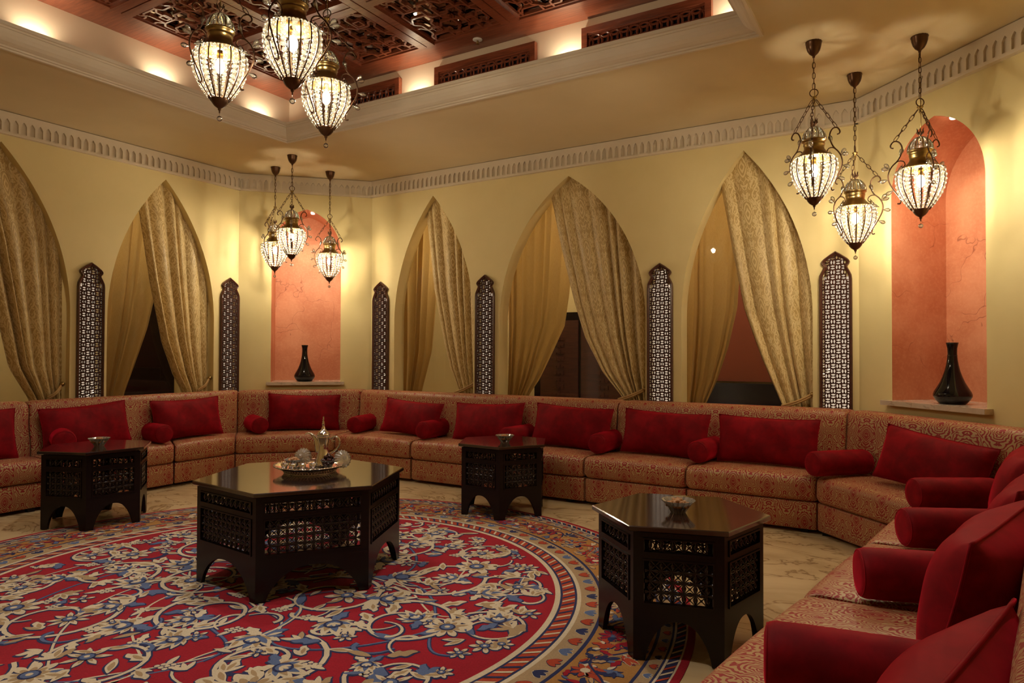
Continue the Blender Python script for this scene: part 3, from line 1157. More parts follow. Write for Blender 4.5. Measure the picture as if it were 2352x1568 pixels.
# ------------------------------------------------------------------ sectional sofas
def loft(Fl, Fr, Bl, Br, Dt, prof, mat, name, parent, shrink=0.014, end=0.03, crown=0.0, v0=0.0):
    """sweep a (depth, height) profile between two mitred ends; uv in metres along length and girth"""
    mb = MB()
    Fl, Fr, Bl, Br = Vector(Fl), Vector(Fr), Vector(Bl), Vector(Br)
    L = (Fr - Fl).length
    cd = sum(p[0] for p in prof) / len(prof)
    cz = sum(p[1] for p in prof) / len(prof)
    ss = [(0.0, 1.0), (end * 0.3 / L, 0.35), (end / L, 0.0)] + [(k / 6, 0.0) for k in range(1, 6)] + [(1 - end / L, 0.0), (1 - end * 0.3 / L, 0.35), (1.0, 1.0)]
    girth = [0.0]
    n = len(prof)
    for i in range(n):
        a, b = prof[i], prof[(i + 1) % n]
        girth.append(girth[-1] + hypot(a[0] - b[0], a[1] - b[1]))
    b0 = len(mb.v)
    for s, k in ss:
        for (d, z) in prof:
            v = Vector((d - cd, z - cz))
            q = v - v.normalized() * (shrink * k) if v.length > 1e-6 else v
            dd, z2 = cd + q.x, cz + q.y
            if crown and z > cz:
                z2 += crown * (1 - (2 * s - 1) ** 2)
            p = (Fl + (Bl - Fl) * (dd / Dt)) * (1 - s) + (Fr + (Br - Fr) * (dd / Dt)) * s
            mb.v.append((p.x, p.y, z2))
    for j in range(len(ss) - 1):
        for i in range(n):
            i2 = (i + 1) % n
            q = (b0 + j * n + i, b0 + (j + 1) * n + i, b0 + (j + 1) * n + i2, b0 + j * n + i2)
            u0, u1 = ss[j][0] * L, ss[j + 1][0] * L
            mb.face(q, [(u0, v0 + girth[i]), (u1, v0 + girth[i]), (u1, v0 + girth[i + 1]), (u0, v0 + girth[i + 1])], True)
    for j, rev in ((0, False), (len(ss) - 1, True)):
        idx = [b0 + j * n + i for i in range(n)]
        uv = [(p[0], p[1]) for p in prof]
        mb.face(idx[::-1] if rev else idx, uv[::-1] if rev else uv)
    ox = Vector(parent.location)
    mb.v = [(x - ox.x, y - ox.y, z) for (x, y, z) in mb.v]
    return mb.obj(name, mat, parent)


def rounded(d0, d1, z0, z1, r_top, r_bot=0.012):
    """closed profile starting bottom front, going up the front, over the top and down the back"""
    out = [(d0 + r_bot, z0), (d0, z0 + r_bot)]
    for k in range(6):
        a = pi / 2 * k / 5
        out.append((d0 + r_top - r_top * cos(a), z1 - r_top + r_top * sin(a)))
    for k in range(1, 5):
        out.append((d0 + r_top + (d1 - d0 - r_top) * k / 5, z1 + 0.006 * sin(pi * k / 5)))
    out += [(d1, z1), (d1, z0)]
    return out


def back_prof(db, Dt, zt=0.865):
    """padded back: nearly upright face, rounded top"""
    f0, f1 = db, db + 0.055
    return [(f0, 0.36), (f0 + 0.008, 0.50), (f0 + 0.022, 0.62), (f0 + 0.035, 0.72), (f1 - 0.012, zt - 0.055), (f1 - 0.002, zt - 0.025), (f1 + 0.018, zt - 0.006), (f1 + 0.045, zt),
            (Dt - 0.05, zt), (Dt - 0.025, zt - 0.008), (Dt - 0.008, zt - 0.03), (Dt, zt - 0.06), (Dt, 0.10), (f0 + 0.06, 0.10)]


FL_, FM_ = (-6.15, 4.617), (-5.447, 5.32)
FR_, FQ_ = (-0.67, 5.32), (-0.08, 4.73)
BL_, BM_ = (-6.655, 5.03), (-5.62, 6.065)
BR_, BQ_ = (-0.445, 6.065), (0.735, 4.885)


def mix2(a, b, t):
    return (a[0] + (b[0] - a[0]) * t, a[1] + (b[1] - a[1]) * t)


def sofa(label, Fa, Fb, Ba, Bb, seams, Dt, seat_d, zt=0.865):
    """Fa..Fb front edge left to right seen from the room, Ba..Bb back edge, seams = list of fractions"""
    t = thing('sectional_sofa', label, 'sofa', (*mix2(Fa, Fb, 0.5), 0), 0, 'sofa sections round the room')
    g = 0.004
    for a, b in zip(seams, seams[1:]):
        a2, b2 = a + g, b - g
        args = (mix2(Fa, Fb, a2), mix2(Fa, Fb, b2), mix2(Ba, Bb, a2), mix2(Ba, Bb, b2), Dt)
        loft(*args, rounded(0.025, Dt - 0.03, 0.03, 0.228, 0.012), BROCADE, 'base', t, 0.006, 0.015, 0, R.uniform(0, 1))
        loft(*args, rounded(0.0, seat_d + 0.05, 0.236, 0.412, 0.055, 0.03), BROCADE, 'seat_cushion', t, 0.016, 0.04, 0.010, R.uniform(0, 1))
    loft(mix2(Fa, Fb, 0.002), mix2(Fa, Fb, 0.998), mix2(Ba, Bb, 0.002), mix2(Ba, Bb, 0.998), Dt, back_prof(seat_d, Dt, zt), BROCADE, 'backrest', t, 0.02, 0.05, 0, 0.1)
    # feet
    for a in (0.06, 0.94):
        for d in (0.12, 0.8):
            p = mix2(mix2(Fa, Fb, a), mix2(Ba, Bb, a), d)
            ft = MB()
            ft.box(-0.025, 0.025, -0.025, 0.025, 0, 0.035)
            ft.obj('foot', WOODDARK, t, (p[0] - t.location.x, p[1] - t.location.y, 0))
    return t


sofa('paisley brocade sofa section at the left edge, near the leftmost arch', (-6.15, 1.0), (-6.15, 2.85), (-6.655, 1.0), (-6.655, 2.85), [0, 0.5, 1.0], 0.505, 0.30, 0.875)
sofa('paisley brocade sofa section on the left wall under the two carved screens', (-6.15, 2.85), FL_, (-6.655, 2.85), BL_, [0, 0.10, 0.62, 1.0], 0.505, 0.30, 0.875)
sofa('paisley brocade corner seat below the far terracotta niche', FL_, FM_, BL_, BM_, [0, 1.0], 0.66, 0.42, 0.87)
sofa('paisley brocade sofa section under the narrow and the wide arch of the long wall', FM_, (-2.50, 5.32), BM_, (-2.35, 6.065), [0, 0.355, 0.675, 1.0], 0.745, 0.47)
sofa('paisley brocade sofa section under the right-hand arch of the long wall', (-2.50, 5.32), FR_, (-2.35, 6.065), BR_, [0, 0.48, 1.0], 0.745, 0.47)
sofa('paisley brocade corner seat below the large terracotta niche', FR_, FQ_, BR_, BQ_, [0, 1.0], 0.72, 0.46)
sofa('paisley brocade sofa section in the right foreground', FQ_, (-0.70, 0.95), BQ_, (0.27, 0.88), [0, 0.285, 0.525, 0.765, 1.0], 0.90, 0.66, 0.84)


# ------------------------------------------------------------------ cushions and bolsters
def pillow(w, h, t, seed):
    rr = random.Random(seed)
    ph = [rr.uniform(0, 6.28) for _ in range(6)]
    mb = MB()
    nu, nv = 30, 22

    def pt(s, q, side):
        u, v = 2 * s - 1, 2 * q - 1
        x = w / 2 * u * (1 - 0.05 * (1 - v * v) * abs(u) ** 3)
        z = h / 2 * v * (1 - 0.09 * (1 - u * u) * abs(v) ** 3)
        k = max(0.0, (1 - abs(u) ** 2.8) * (1 - abs(v) ** 2.6)) ** 0.55
        y = side * t / 2 * k * (1 + 0.06 * sin(3 * u + ph[0]) * sin(2.3 * v + ph[1]))
        y += 0.006 * k * sin(7 * u + ph[2] + 3 * v) + 0.012 * sin(1.6 * u + ph[3]) * sin(1.3 * v + ph[4])
        return (x, y, z + h / 2)
    for side in (-1, 1):
        mb.grid(lambda s, q: pt(s, q, side), nu, nv)
    me = mb.mesh('cushion', VELVET)
    sm = MB()
    loop = [pt(k / 20, 0, 0) for k in range(20)] + [pt(1, k / 16, 0) for k in range(16)] + [pt(1 - k / 20, 1, 0) for k in range(20)] + [pt(0, 1 - k / 16, 0) for k in range(16)]
    sm.tube(loop, 0.0045, 6, closed=True)
    return me, sm.mesh('seam', VELVET)


def cushion(label, x, y, z, rz, lean, roll=0.0, w=0.72, h=0.39, t=0.17, seed=1):
    me, sm = pillow(w, h, t, seed)
    o = link(me, 'cushion', None, (x, y, z), rot=(-lean, roll, rz))
    tag(o, label, 'cushion', 'red velvet cushions')
    link(sm, 'seam', o)
    return o


ZS = 0.432
D45 = pi / 4
cushion('red velvet cushion cut by the left edge of the picture, on the left sofa', -6.37, 2.36, ZS, pi / 2, 0.22, 0.02, 0.72, 0.41, 0.17, 1)
cushion('dark red cushion behind the left hexagonal table, below the left carved screen', -6.37, 3.285, ZS, pi / 2 + 0.05, 0.20, -0.05, 0.76, 0.40, 0.17, 2)
cushion('red velvet cushion below the left wall arch beside the far niche', -6.36, 4.245, ZS, pi / 2 - 0.04, 0.20, -0.02, 0.74, 0.40, 0.17, 3)
cushion('dark red cushion on the corner seat below the far niche vase', -5.93, 5.33, ZS, D45, 0.18, 0.03, 0.78, 0.40, 0.16, 4)
cushion('bright red cushion below the narrow arch, right of the far niche', -4.66, 5.60, ZS, 0.03, 0.28, 0.06, 0.76, 0.37, 0.17, 5)
cushion('dark red cushion behind the small table on the far side of the rug', -3.70, 5.64, ZS, 0.02, 0.25, -0.03, 0.80, 0.38, 0.17, 6)
cushion('dark red cushion below the wide middle arch, right of the small far table', -2.79, 5.63, ZS, -0.02, 0.24, 0.04, 0.80, 0.39, 0.17, 7)
cushion('red velvet cushion below the carved screen between middle and right arches', -1.90, 5.62, ZS, -0.03, 0.22, 0.03, 0.76, 0.38, 0.17, 8)
cushion('wide flat red cushion below the right-hand arch of the long wall', -1.06, 5.60, ZS, 0.0, 0.18, 0.01, 0.76, 0.375, 0.15, 9)
cushion('crimson cushion slumped on the corner seat below the large niche', -0.01, 5.06, ZS, -D45 + 0.15, 0.30, 0.11, 0.74, 0.37, 0.18, 10)
RA = -pi / 2 - 0.155
cushion('red cushion at the far end of the right-hand sofa, cut by the picture edge', 0.34, 4.16, ZS, RA, 0.25, 0.0, 0.72, 0.42, 0.20, 11)
cushion('red cushion in the middle of the right-hand sofa, behind the third bolster', 0.275, 3.34, ZS, RA - 0.12, 0.25, 0.04, 0.74, 0.42, 0.21, 12)
cushion('large red cushion leaning on the right-hand sofa, second nearest the camera', 0.105, 2.40, ZS, RA - 0.15, 0.25, 0.02, 0.76, 0.43, 0.24, 13)
cushion('red cushion with visible seam in the near right corner of the picture', -0.045, 1.33, ZS, RA - 0.12, 0.25, 0.0, 0.74, 0.40, 0.21, 14)

bp = [(0.001, 0.0), (0.055, 0.0), (0.074, 0.004), (0.084, 0.012), (0.088, 0.026)] + [(0.089 + 0.001 * (k % 2), 0.06 + 0.048 * k) for k in range(8)] + [(0.088, 0.444), (0.084, 0.458), (0.074, 0.466), (0.055, 0.470), (0.001, 0.470)]
BOL = MB().lathe(bp, 28).mesh('bolster_cushion', VELVET)
BOLP = MB().tube([(0.0795 * cos(2 * pi * k / 28), 0.0795 * sin(2 * pi * k / 28), 0.0) for k in range(28)], 0.003, 6, closed=True).mesh('piping', VELVET)


def bolster(label, x, y, ang, z=ZS + 0.085, tilt=0.0):
    """front end at x, y; axis runs along ang in plan"""
    o = link(BOL, 'bolster_cushion', None, (x, y, z), rot=(0, pi / 2 - tilt, ang))
    tag(o, label, 'bolster', 'red velvet bolsters')
    for pz in (0.008, 0.462):
        link(BOLP, 'piping', o, (0, 0, pz))
    return o


bolster('red bolster left of the left hexagonal table top', -6.12, 2.95, pi - 0.35, 0.552)
bolster('red bolster on the left sofa between its two dark cushions, right of the left table', -6.17, 3.86, pi - 0.1)
bolster('red bolster where the left sofa meets the far corner seat', -6.03, 4.84, pi - 0.45)
bolster('red bolster where the far corner seat meets the long-wall sofa', -5.26, 5.42, pi / 2 + 0.28)
bolster('red bolster right of the bright red cushion below the narrow arch', -4.31, 5.40, pi / 2 + 0.10)
bolster('red bolster directly behind the small far table and its bowl', -3.33, 5.40, pi / 2 - 0.05)
bolster('red bolster left of the cushion below the middle carved screen', -2.42, 5.42, pi / 2)
bolster('red bolster left of the wide flat cushion under the right-hand arch', -1.545, 5.40, pi / 2 - 0.08)
bolster('red bolster left of the corner seat below the large niche', -0.69, 5.27, 0.80)
bolster('farthest bolster of the right-hand sofa, in front of the slumped crimson cushion', -0.06, 4.46, 0.55)
bolster('second farthest bolster of the right-hand sofa', -0.09, 3.57, 0.46)
bolster('third bolster of the right-hand sofa, second nearest the camera', -0.21, 2.75, 0.32)
bolster('nearest bolster of the right-hand sofa at the bottom edge of the picture', -0.36, 1.87, 0.17)


# ------------------------------------------------------------------ hexagonal tables with turned fretwork
TH, TT = 0.544, 0.568
Z_LO, Z_HI, U_LO, U_HI = 0.242, 0.420, 0.456, 0.508
BEAD = [(0.003, -0.5), (0.0052, -0.44), (0.0032, -0.37), (0.0066, -0.24), (0.0100, -0.04), (0.0100, 0.10), (0.0066, 0.26), (0.0032, 0.37), (0.0052, 0.44), (0.003, 0.5)]


def spindle_mesh(z0, z1, n, name):
    mb = MB()
    st = (z1 - z0) / n
    for k in range(n):
        mb.lathe([(r, (z) * st) for r, z in BEAD], 8, (0, 0, z0 + (k + 0.5) * st))
    return mb.mesh(name, WOODBEAD)


SP_LO = spindle_mesh(Z_LO, Z_HI, 4, 'spindle')
SP_UP = spindle_mesh(U_LO, U_HI, 1, 'short_spindle')


def panel_meshes(a, n):
    st = 0.045
    wo = a - 2 * st
    ox = lambda i: -wo / 2 + (i + 0.5) * wo / n
    pb = MB()
    xa = a / 2 - 0.050
    N = 28

    def az(x):
        q = abs(x) / xa
        return 0.0 if q >= 1 else 0.172 * (1 - q ** 2.3) ** 0.72
    xs = [-a / 2, -xa - 0.0005] + [-xa * cos(pi * k / N) for k in range(N + 1)] + [xa + 0.0005, a / 2]
    for x0, x1 in zip(xs, xs[1:]):
        z0, z1 = az(x0), az(x1)
        pb.poly([(x0, 0, z0), (x1, 0, z1), (x1, 0, Z_LO - 0.008), (x0, 0, Z_LO - 0.008)])
        pb.poly([(x1, 0.022, z1), (x0, 0.022, z0), (x0, 0.022, Z_LO - 0.008), (x1, 0.022, Z_LO - 0.008)])
        pb.poly([(x0, 0, z0), (x0, 0.022, z0), (x1, 0.022, z1), (x1, 0, z1)])
    pb.box(-a / 2, -a / 2 + st, 0, 0.022, Z_LO - 0.008, TH)
    pb.box(a / 2 - st, a / 2, 0, 0.022, Z_LO - 0.008, TH)
    pb.box(-wo / 2, wo / 2, 0, 0.022, Z_HI, U_LO)
    pb.box(-wo / 2, wo / 2, 0, 0.022, U_HI, TH)
    pb.box(-wo / 2, wo / 2, 0, 0.022, Z_LO - 0.008, Z_LO)
    board = pb.mesh('side_panel', WOODDARK)
    fr_ = MB()
    for (z0, z1) in ((Z_LO, Z_HI), (U_LO, U_HI)):
        e = 0.007
        fr_.box(-wo / 2 - e, wo / 2 + e, -0.005, 0.004, z0 - e, z0)
        fr_.box(-wo / 2 - e, wo / 2 + e, -0.005, 0.004, z1, z1 + e)
        fr_.box(-wo / 2 - e, -wo / 2, -0.005, 0.004, z0, z1)
        fr_.box(wo / 2, wo / 2 + e, -0.005, 0.004, z0, z1)
    bead = fr_.mesh('panel_moulding', WOODDARK)
    cb = MB()
    sp = wo / n
    for i in range(n + 1):
        cx = -wo / 2 + i * sp
        b0 = len(cb.v)
        cb.lathe([(r, z * sp) for r, z in BEAD], 8)
        for k in range(b0, len(cb.v)):
            x, y, z = cb.v[k]
            cb.v[k] = (max(-wo / 2, min(wo / 2, cx + z)), y, x)
    cross = cb.mesh('crossbar', WOODBEAD)
    rd = MB()
    rs = (Z_HI - Z_LO) / 4
    for i in range(n - 1):
        for j in range(4):
            x0, x1, z0, z1 = ox(i), ox(i + 1), Z_LO + j * rs, Z_LO + (j + 1) * rs
            rd.bar((x0, 0, z0), (x1, 0, z1), 0.004, 0.004)
            rd.bar((x0, 0, z1), (x1, 0, z0), 0.004, 0.004)
            rd.ball(((x0 + x1) / 2, 0, (z0 + z1) / 2), 0.006, 6, 4)
    rods = rd.mesh('lattice_rods', WOODBEAD)
    ru = MB()
    for i in range(n - 1):
        x0, x1 = ox(i), ox(i + 1)
        ru.bar((x0, 0, U_LO), (x1, 0, U_HI), 0.004, 0.004)
        ru.bar((x0, 0, U_HI), (x1, 0, U_LO), 0.004, 0.004)
        ru.ball(((x0 + x1) / 2, 0, (U_LO + U_HI) / 2), 0.006, 6, 4)
    rods_up = ru.mesh('upper_lattice_rods', WOODBEAD)
    return board, bead, cross, (rods, rods_up), [ox(i) for i in range(n)]


PM = {0.58: panel_meshes(0.58, 11), 0.37: panel_meshes(0.37, 6)}


def hextable(label, x, y, rz, a, a_top, group=None):
    t = thing('hexagonal_table', label, 'table', (x, y, 0.006), rz, group)
    hexp = lambda s: [(s * cos(pi / 3 * k - pi / 2 - pi / 6), s * sin(pi / 3 * k - pi / 2 - pi / 6)) for k in range(6)]
    tp = MB()
    s0 = a_top
    for (sa, za, sb_, zb) in ((s0 - 0.010, TH - 0.002, s0, TH + 0.004), (s0, TH + 0.004, s0, TT - 0.004), (s0, TT - 0.004, s0 - 0.004, TT)):
        A, B = hexp(sa), hexp(sb_)
        for k in range(6):
            j = (k + 1) % 6
            tp.poly([(*A[k], za), (*A[j], za), (*B[j], zb), (*B[k], zb)])
    tp.poly([(*p, TT) for p in hexp(s0 - 0.004)])
    tp.poly([(*p, TH - 0.002) for p in hexp(s0 - 0.010)][::-1])
    tp.obj('table_top', WOODTOP, t)
    board, bead, cross, rods, cols = PM[a]
    ap = a * sqrt(3) / 2
    for k in range(6):
        an = pi / 3 * k
        # panel k faces outward direction (sin, -cos)
        p = link(board, 'side_panel', t, (ap * sin(an), -ap * cos(an), 0), an)
        link(bead, 'panel_moulding', p)
        for cx in cols:
            link(SP_LO, 'spindle', p, (cx, 0.011, 0))
            link(SP_UP, 'short_spindle', p, (cx, 0.011, 0))
        for j in (1, 2, 3):
            link(cross, 'crossbar', p, (0, 0.011, Z_LO + (Z_HI - Z_LO) * j / 4))
        link(rods[0], 'lattice_rods', p, (0, 0.011, 0))
        link(rods[1], 'upper_lattice_rods', p, (0, 0.011, 0))
    return t


hextable('large dark hexagonal table with a coffee tray in the middle of the rug', -3.18, 2.868, radians(-6), 0.58, 0.606)
G3 = 'small hexagonal side tables'
hextable('small dark hexagonal table in the right foreground with a nut bowl', -0.977, 3.12, radians(17), 0.37, 0.402, G3)
hextable('small dark hexagonal table on the far edge of the rug before the long sofa', -2.975, 4.80, radians(-3), 0.37, 0.398, G3)
hextable('small dark hexagonal table before the left sofa at the left of the picture', -5.455, 2.865, radians(22), 0.37, 0.398, G3)

# ------------------------------------------------------------------ coffee service
TT += 0.006      # the tables stand on the pile
TX, TY, TZ = -3.19, 2.925, TT
tr = thing('serving_tray', 'round polished silver tray with pierced gallery on the large table', 'tray', (TX, TY, TZ))
MB().lathe([(0.001, 0.030), (0.160, 0.030), (0.180, 0.033), (0.203, 0.045), (0.210, 0.049), (0.212, 0.046), (0.206, 0.040), (0.182, 0.028), (0.160, 0.025), (0.001, 0.025)], 64).obj('plate', SILVER, tr)
gl = MB()
for k in range(56):
    a0, a1 = 2 * pi * k / 56, 2 * pi * (k + 1) / 56
    for s, e in ((a0, a1), (a1, a0)):
        gl.tube([(0.150 * cos(s), 0.150 * sin(s), 0.003), (0.166 * cos(e), 0.166 * sin(e), 0.028)], 0.0022, 5, caps=False)
for r_, z_ in ((0.150, 0.003), (0.166, 0.028)):
    gl.tube([(r_ * cos(2 * pi * k / 56), r_ * sin(2 * pi * k / 56), z_) for k in range(56)], 0.003, 6, closed=True)
gl.obj('pierced_gallery', SILVER, tr)
rb = MB()
for k in range(72):
    a = 2 * pi * k / 72
    rb.ball((0.210 * cos(a), 0.210 * sin(a), 0.047), 0.005, 6, 4)
rb.obj('beaded_rim', SILVER, tr)

pos = (-3.16, 3.00)
dl = thing('coffee_pot', 'tall silver Arabic coffee pot with curved spout and spire lid', 'coffee pot', (pos[0], pos[1], TZ + 0.030), radians(31))
MB().lathe([(0.001, 0), (0.052, 0), (0.057, 0.006), (0.056, 0.014), (0.050, 0.03), (0.041, 0.055), (0.034, 0.08), (0.030, 0.105), (0.030, 0.13), (0.033, 0.155), (0.037, 0.172), (0.038, 0.178), (0.036, 0.182), (0.001, 0.182)], 40).obj('body', SILVER, dl)
ld = MB().lathe([(0.039, 0.182), (0.041, 0.188), (0.038, 0.196), (0.028, 0.208), (0.016, 0.220), (0.011, 0.226), (0.012, 0.232), (0.008, 0.238), (0.008, 0.252), (0.011, 0.256), (0.006, 0.262), (0.009, 0.268), (0.004, 0.276), (0.007, 0.282), (0.003, 0.290), (0.004, 0.296), (0.001, 0.302)], 28).obj('lid', SILVER, dl)
pts = smoothpath([(-0.028, 0, 0.085), (-0.038, 0, 0.120), (-0.046, 0, 0.155), (-0.066, 0, 0.186), (-0.092, 0, 0.198), (-0.112, 0, 0.192)], 5)
MB().tube(pts, [0.020 - 0.0165 * (i / (len(pts) - 1)) ** 0.8 for i in range(len(pts))], 12).obj('spout', SILVER, dl)
pts = smoothpath([(0.032, 0, 0.168), (0.050, 0, 0.170), (0.072, 0, 0.180), (0.094, 0, 0.168), (0.102, 0, 0.145), (0.094, 0, 0.118), (0.078, 0, 0.098), (0.060, 0, 0.085), (0.040, 0, 0.070)], 5)
MB().tube(pts, 0.0055, 10).obj('handle', SILVER, dl)
cu = smoothpath([(0.062, 0, 0.175), (0.055, 0, 0.160), (0.060, 0, 0.150), (0.068, 0, 0.154)], 4)
MB().tube(cu, 0.004, 8).obj('handle_scroll', SILVER, dl)


def cut_bowl(label, x, y, z, r, h, group, name='glass_bowl', mat=None):
    t = thing(name, label, 'bowl', (x, y, z), 0, group)
    wob = lambda k, zz: 0.035 * (1 if k % 2 else -1)
    MB().lathe([(0.001, 0.002), (0.42 * r, 0.0), (0.44 * r, 0.08 * h), (0.56 * r, 0.35 * h), (0.74 * r, 0.68 * h), (0.97 * r, 0.97 * h), (1.0 * r, h), (0.95 * r, 0.99 * h), (0.70 * r, 0.68 * h), (0.52 * r, 0.36 * h), (0.38 * r, 0.12 * h), (0.001, 0.10 * h)],
               36, wob=wob, smooth=False).obj('bowl_body', mat or CUTGLASS, t)
    return t


def heap(label, cat, x, y, z, r, n, mat, h=0.02, s=0.008, name='nut_heap', seed=2):
    rr = random.Random(seed)
    mb = MB()
    for k in range(n):
        q = r * sqrt(rr.random())
        a = rr.uniform(0, 6.28)
        zz_ = h * (1 - (q / r) ** 2) * rr.uniform(0.5, 1.0)
        b0 = len(mb.v)
        mb.ball((0, 0, 0), s * rr.uniform(0.8, 1.2), 7, 5, rr.uniform(1.0, 1.7))
        M_ = Matrix.Rotation(rr.uniform(0, 3), 3, 'X') @ Matrix.Rotation(rr.uniform(0, 3), 3, 'Y')
        for i in range(b0, len(mb.v)):
            v = M_ @ Vector(mb.v[i])
            mb.v[i] = (v.x + q * cos(a), v.y + q * sin(a), v.z + zz_)
    o = mb.obj(name, mat, None, (x, y, z))
    return tag(o, label, cat, None, 'stuff')


G4 = 'glass nut bowls on the side tables'
for (x, y, w_, hh) in ((-0.965, 3.075, 'on the right foreground table', 0.058), (-2.90, 4.70, 'on the small far table', 0.062), (-5.42, 2.86, 'on the left table', 0.062)):
    cut_bowl('small flared cut-glass bowl ' + w_, x, y, TT, 0.076, hh, G4)
    heap('brown nuts heaped in the glass bowl ' + w_, 'nuts', x, y, TT + hh * 0.55, 0.050, 90, NUT, 0.028, 0.008, seed=int(x * 100) % 97)

bz = TZ + 0.031
Lx, Ly = -3.27, 2.865
cut_bowl('round cut-glass bowl of sweets at the left of the coffee tray', Lx, Ly, bz, 0.056, 0.048, None, 'sweet_bowl')
heap('pale brown sweets in the glass bowl left of the coffee pot', 'sweets', Lx, Ly, bz + 0.026, 0.036, 34, NUT, 0.026, 0.010, 'sweets', 5)
Rx, Ry = -3.075, 2.96
cut_bowl('straight glass bowl of dates at the right of the coffee tray', Rx, Ry, bz, 0.047, 0.046, None, 'date_bowl')
heap('dark dates piled in the glass bowl right of the coffee pot', 'dates', Rx, Ry, bz + 0.028, 0.034, 34, DATE, 0.050, 0.0125, 'dates', 6)
wob2 = lambda k, z: 0.05 * (1 if k % 2 else -1)
for (x, y, rz_, lab) in ((Lx - 0.0, Ly + 0.075, 0.3, 'fluted glass dish propped behind the sweets bowl on the tray'), (Rx + 0.065, Ry + 0.05, 1.1, 'fluted glass dish propped behind the date bowl on the tray')):
    ldm = MB().lathe([(0.054, 0.0), (0.053, 0.008), (0.043, 0.020), (0.026, 0.028), (0.010, 0.030), (0.012, 0.040), (0.001, 0.044)], 36, wob=wob2, smooth=False)
    o = ldm.obj('fluted_dish', CUTGLASS, None)
    o.location = (x, y, bz + 0.050)
    o.rotation_euler = (radians(72), 0, radians(31) + rz_ - 0.4)
    tag(o, lab, 'dish', 'fluted glass dishes on the tray')
cup = MB().lathe([(0.001, 0.002), (0.013, 0.0), (0.015, 0.003), (0.020, 0.018), (0.024, 0.034), (0.0225, 0.034), (0.018, 0.018), (0.012, 0.006), (0.001, 0.006)], 22).mesh('coffee_cup', SILVER)
for (x, y, lab) in ((-3.255, 2.785, 'small silver coffee cup at the left front of the tray'), (-3.205, 2.80, 'small silver coffee cup second from the left at the tray front'),
                    (-3.155, 2.83, 'small silver coffee cup at the front centre of the tray'), (-3.115, 2.875, 'small silver coffee cup beside the date bowl')):
    tag(link(cup, 'coffee_cup', None, (x, y, bz)), lab, 'cup', 'coffee cups on the tray')

# black vases in the niches
VP_ = [(0.001, 0.0), (0.075, 0.0), (0.085, 0.006), (0.105, 0.030), (0.117, 0.052), (0.118, 0.066), (0.112, 0.085), (0.095, 0.115), (0.076, 0.150), (0.060, 0.190), (0.047, 0.230), (0.038, 0.270), (0.032, 0.310), (0.029, 0.350),
       (0.030, 0.385), (0.035, 0.410), (0.039, 0.425), (0.035, 0.425), (0.027, 0.39), (0.024, 0.35), (0.001, 0.34)]
VME = MB().lathe(VP_, 48).mesh('vase', BLACKGLAZE)
for fr, c, lab in (('diag_left', -0.02, 'glossy black long-necked vase in the far terracotta niche'), ('diag_right', -0.10, 'glossy black long-necked vase in the large terracotta niche on the right')):
    t = thing('vase', lab, 'vase', fpos(fr, c, 0.12, NICHE_Z), 0, 'black vases')
    link(VME, 'vase_body', t)
    MB().tube([(0.0365 * cos(2 * pi * k / 24), 0.0365 * sin(2 * pi * k / 24), 0.424) for k in range(24)], 0.0025, 6, closed=True).obj('rim', BLACKGLAZE, t)
    MB().tube([(0.0305 * cos(2 * pi * k / 24), 0.0305 * sin(2 * pi * k / 24), 0.335) for k in range(24)], 0.002, 6, closed=True).obj('neck_band', BLACKGLAZE, t)


# ------------------------------------------------------------------ crystal lanterns
def rot_z(p, a):
    return (p[0] * cos(a) - p[1] * sin(a), p[0] * sin(a) + p[1] * cos(a), p[2])


def chain_mesh(n, name):
    """n oval links hanging down from z = 0, pitch 0.034"""
    mb = MB()
    for k in range(n):
        c = -0.034 * k - 0.021
        pts = []
        for (x, z) in ((0.008, 0.012), (0.008, -0.012), (0.004, -0.0205), (-0.004, -0.0205), (-0.008, -0.012), (-0.008, 0.012), (-0.004, 0.0205), (0.004, 0.0205)):
            pts.append((x, 0, z + c) if k % 2 else (0, x, z + c))
        mb.tube(pts, 0.0022, 5, closed=True)
    return mb.mesh(name, BRONZE)


BODY = [(-0.448, 0.112), (-0.468, 0.123), (-0.505, 0.129), (-0.545, 0.127), (-0.590, 0.116), (-0.635, 0.096), (-0.680, 0.068), (-0.712, 0.043)]


def body_r(z):
    for (z0, r0), (z1, r1) in zip(BODY, BODY[1:]):
        if z >= z1:
            return r0 + (r1 - r0) * (z0 - z) / (z0 - z1)
    return BODY[-1][1]


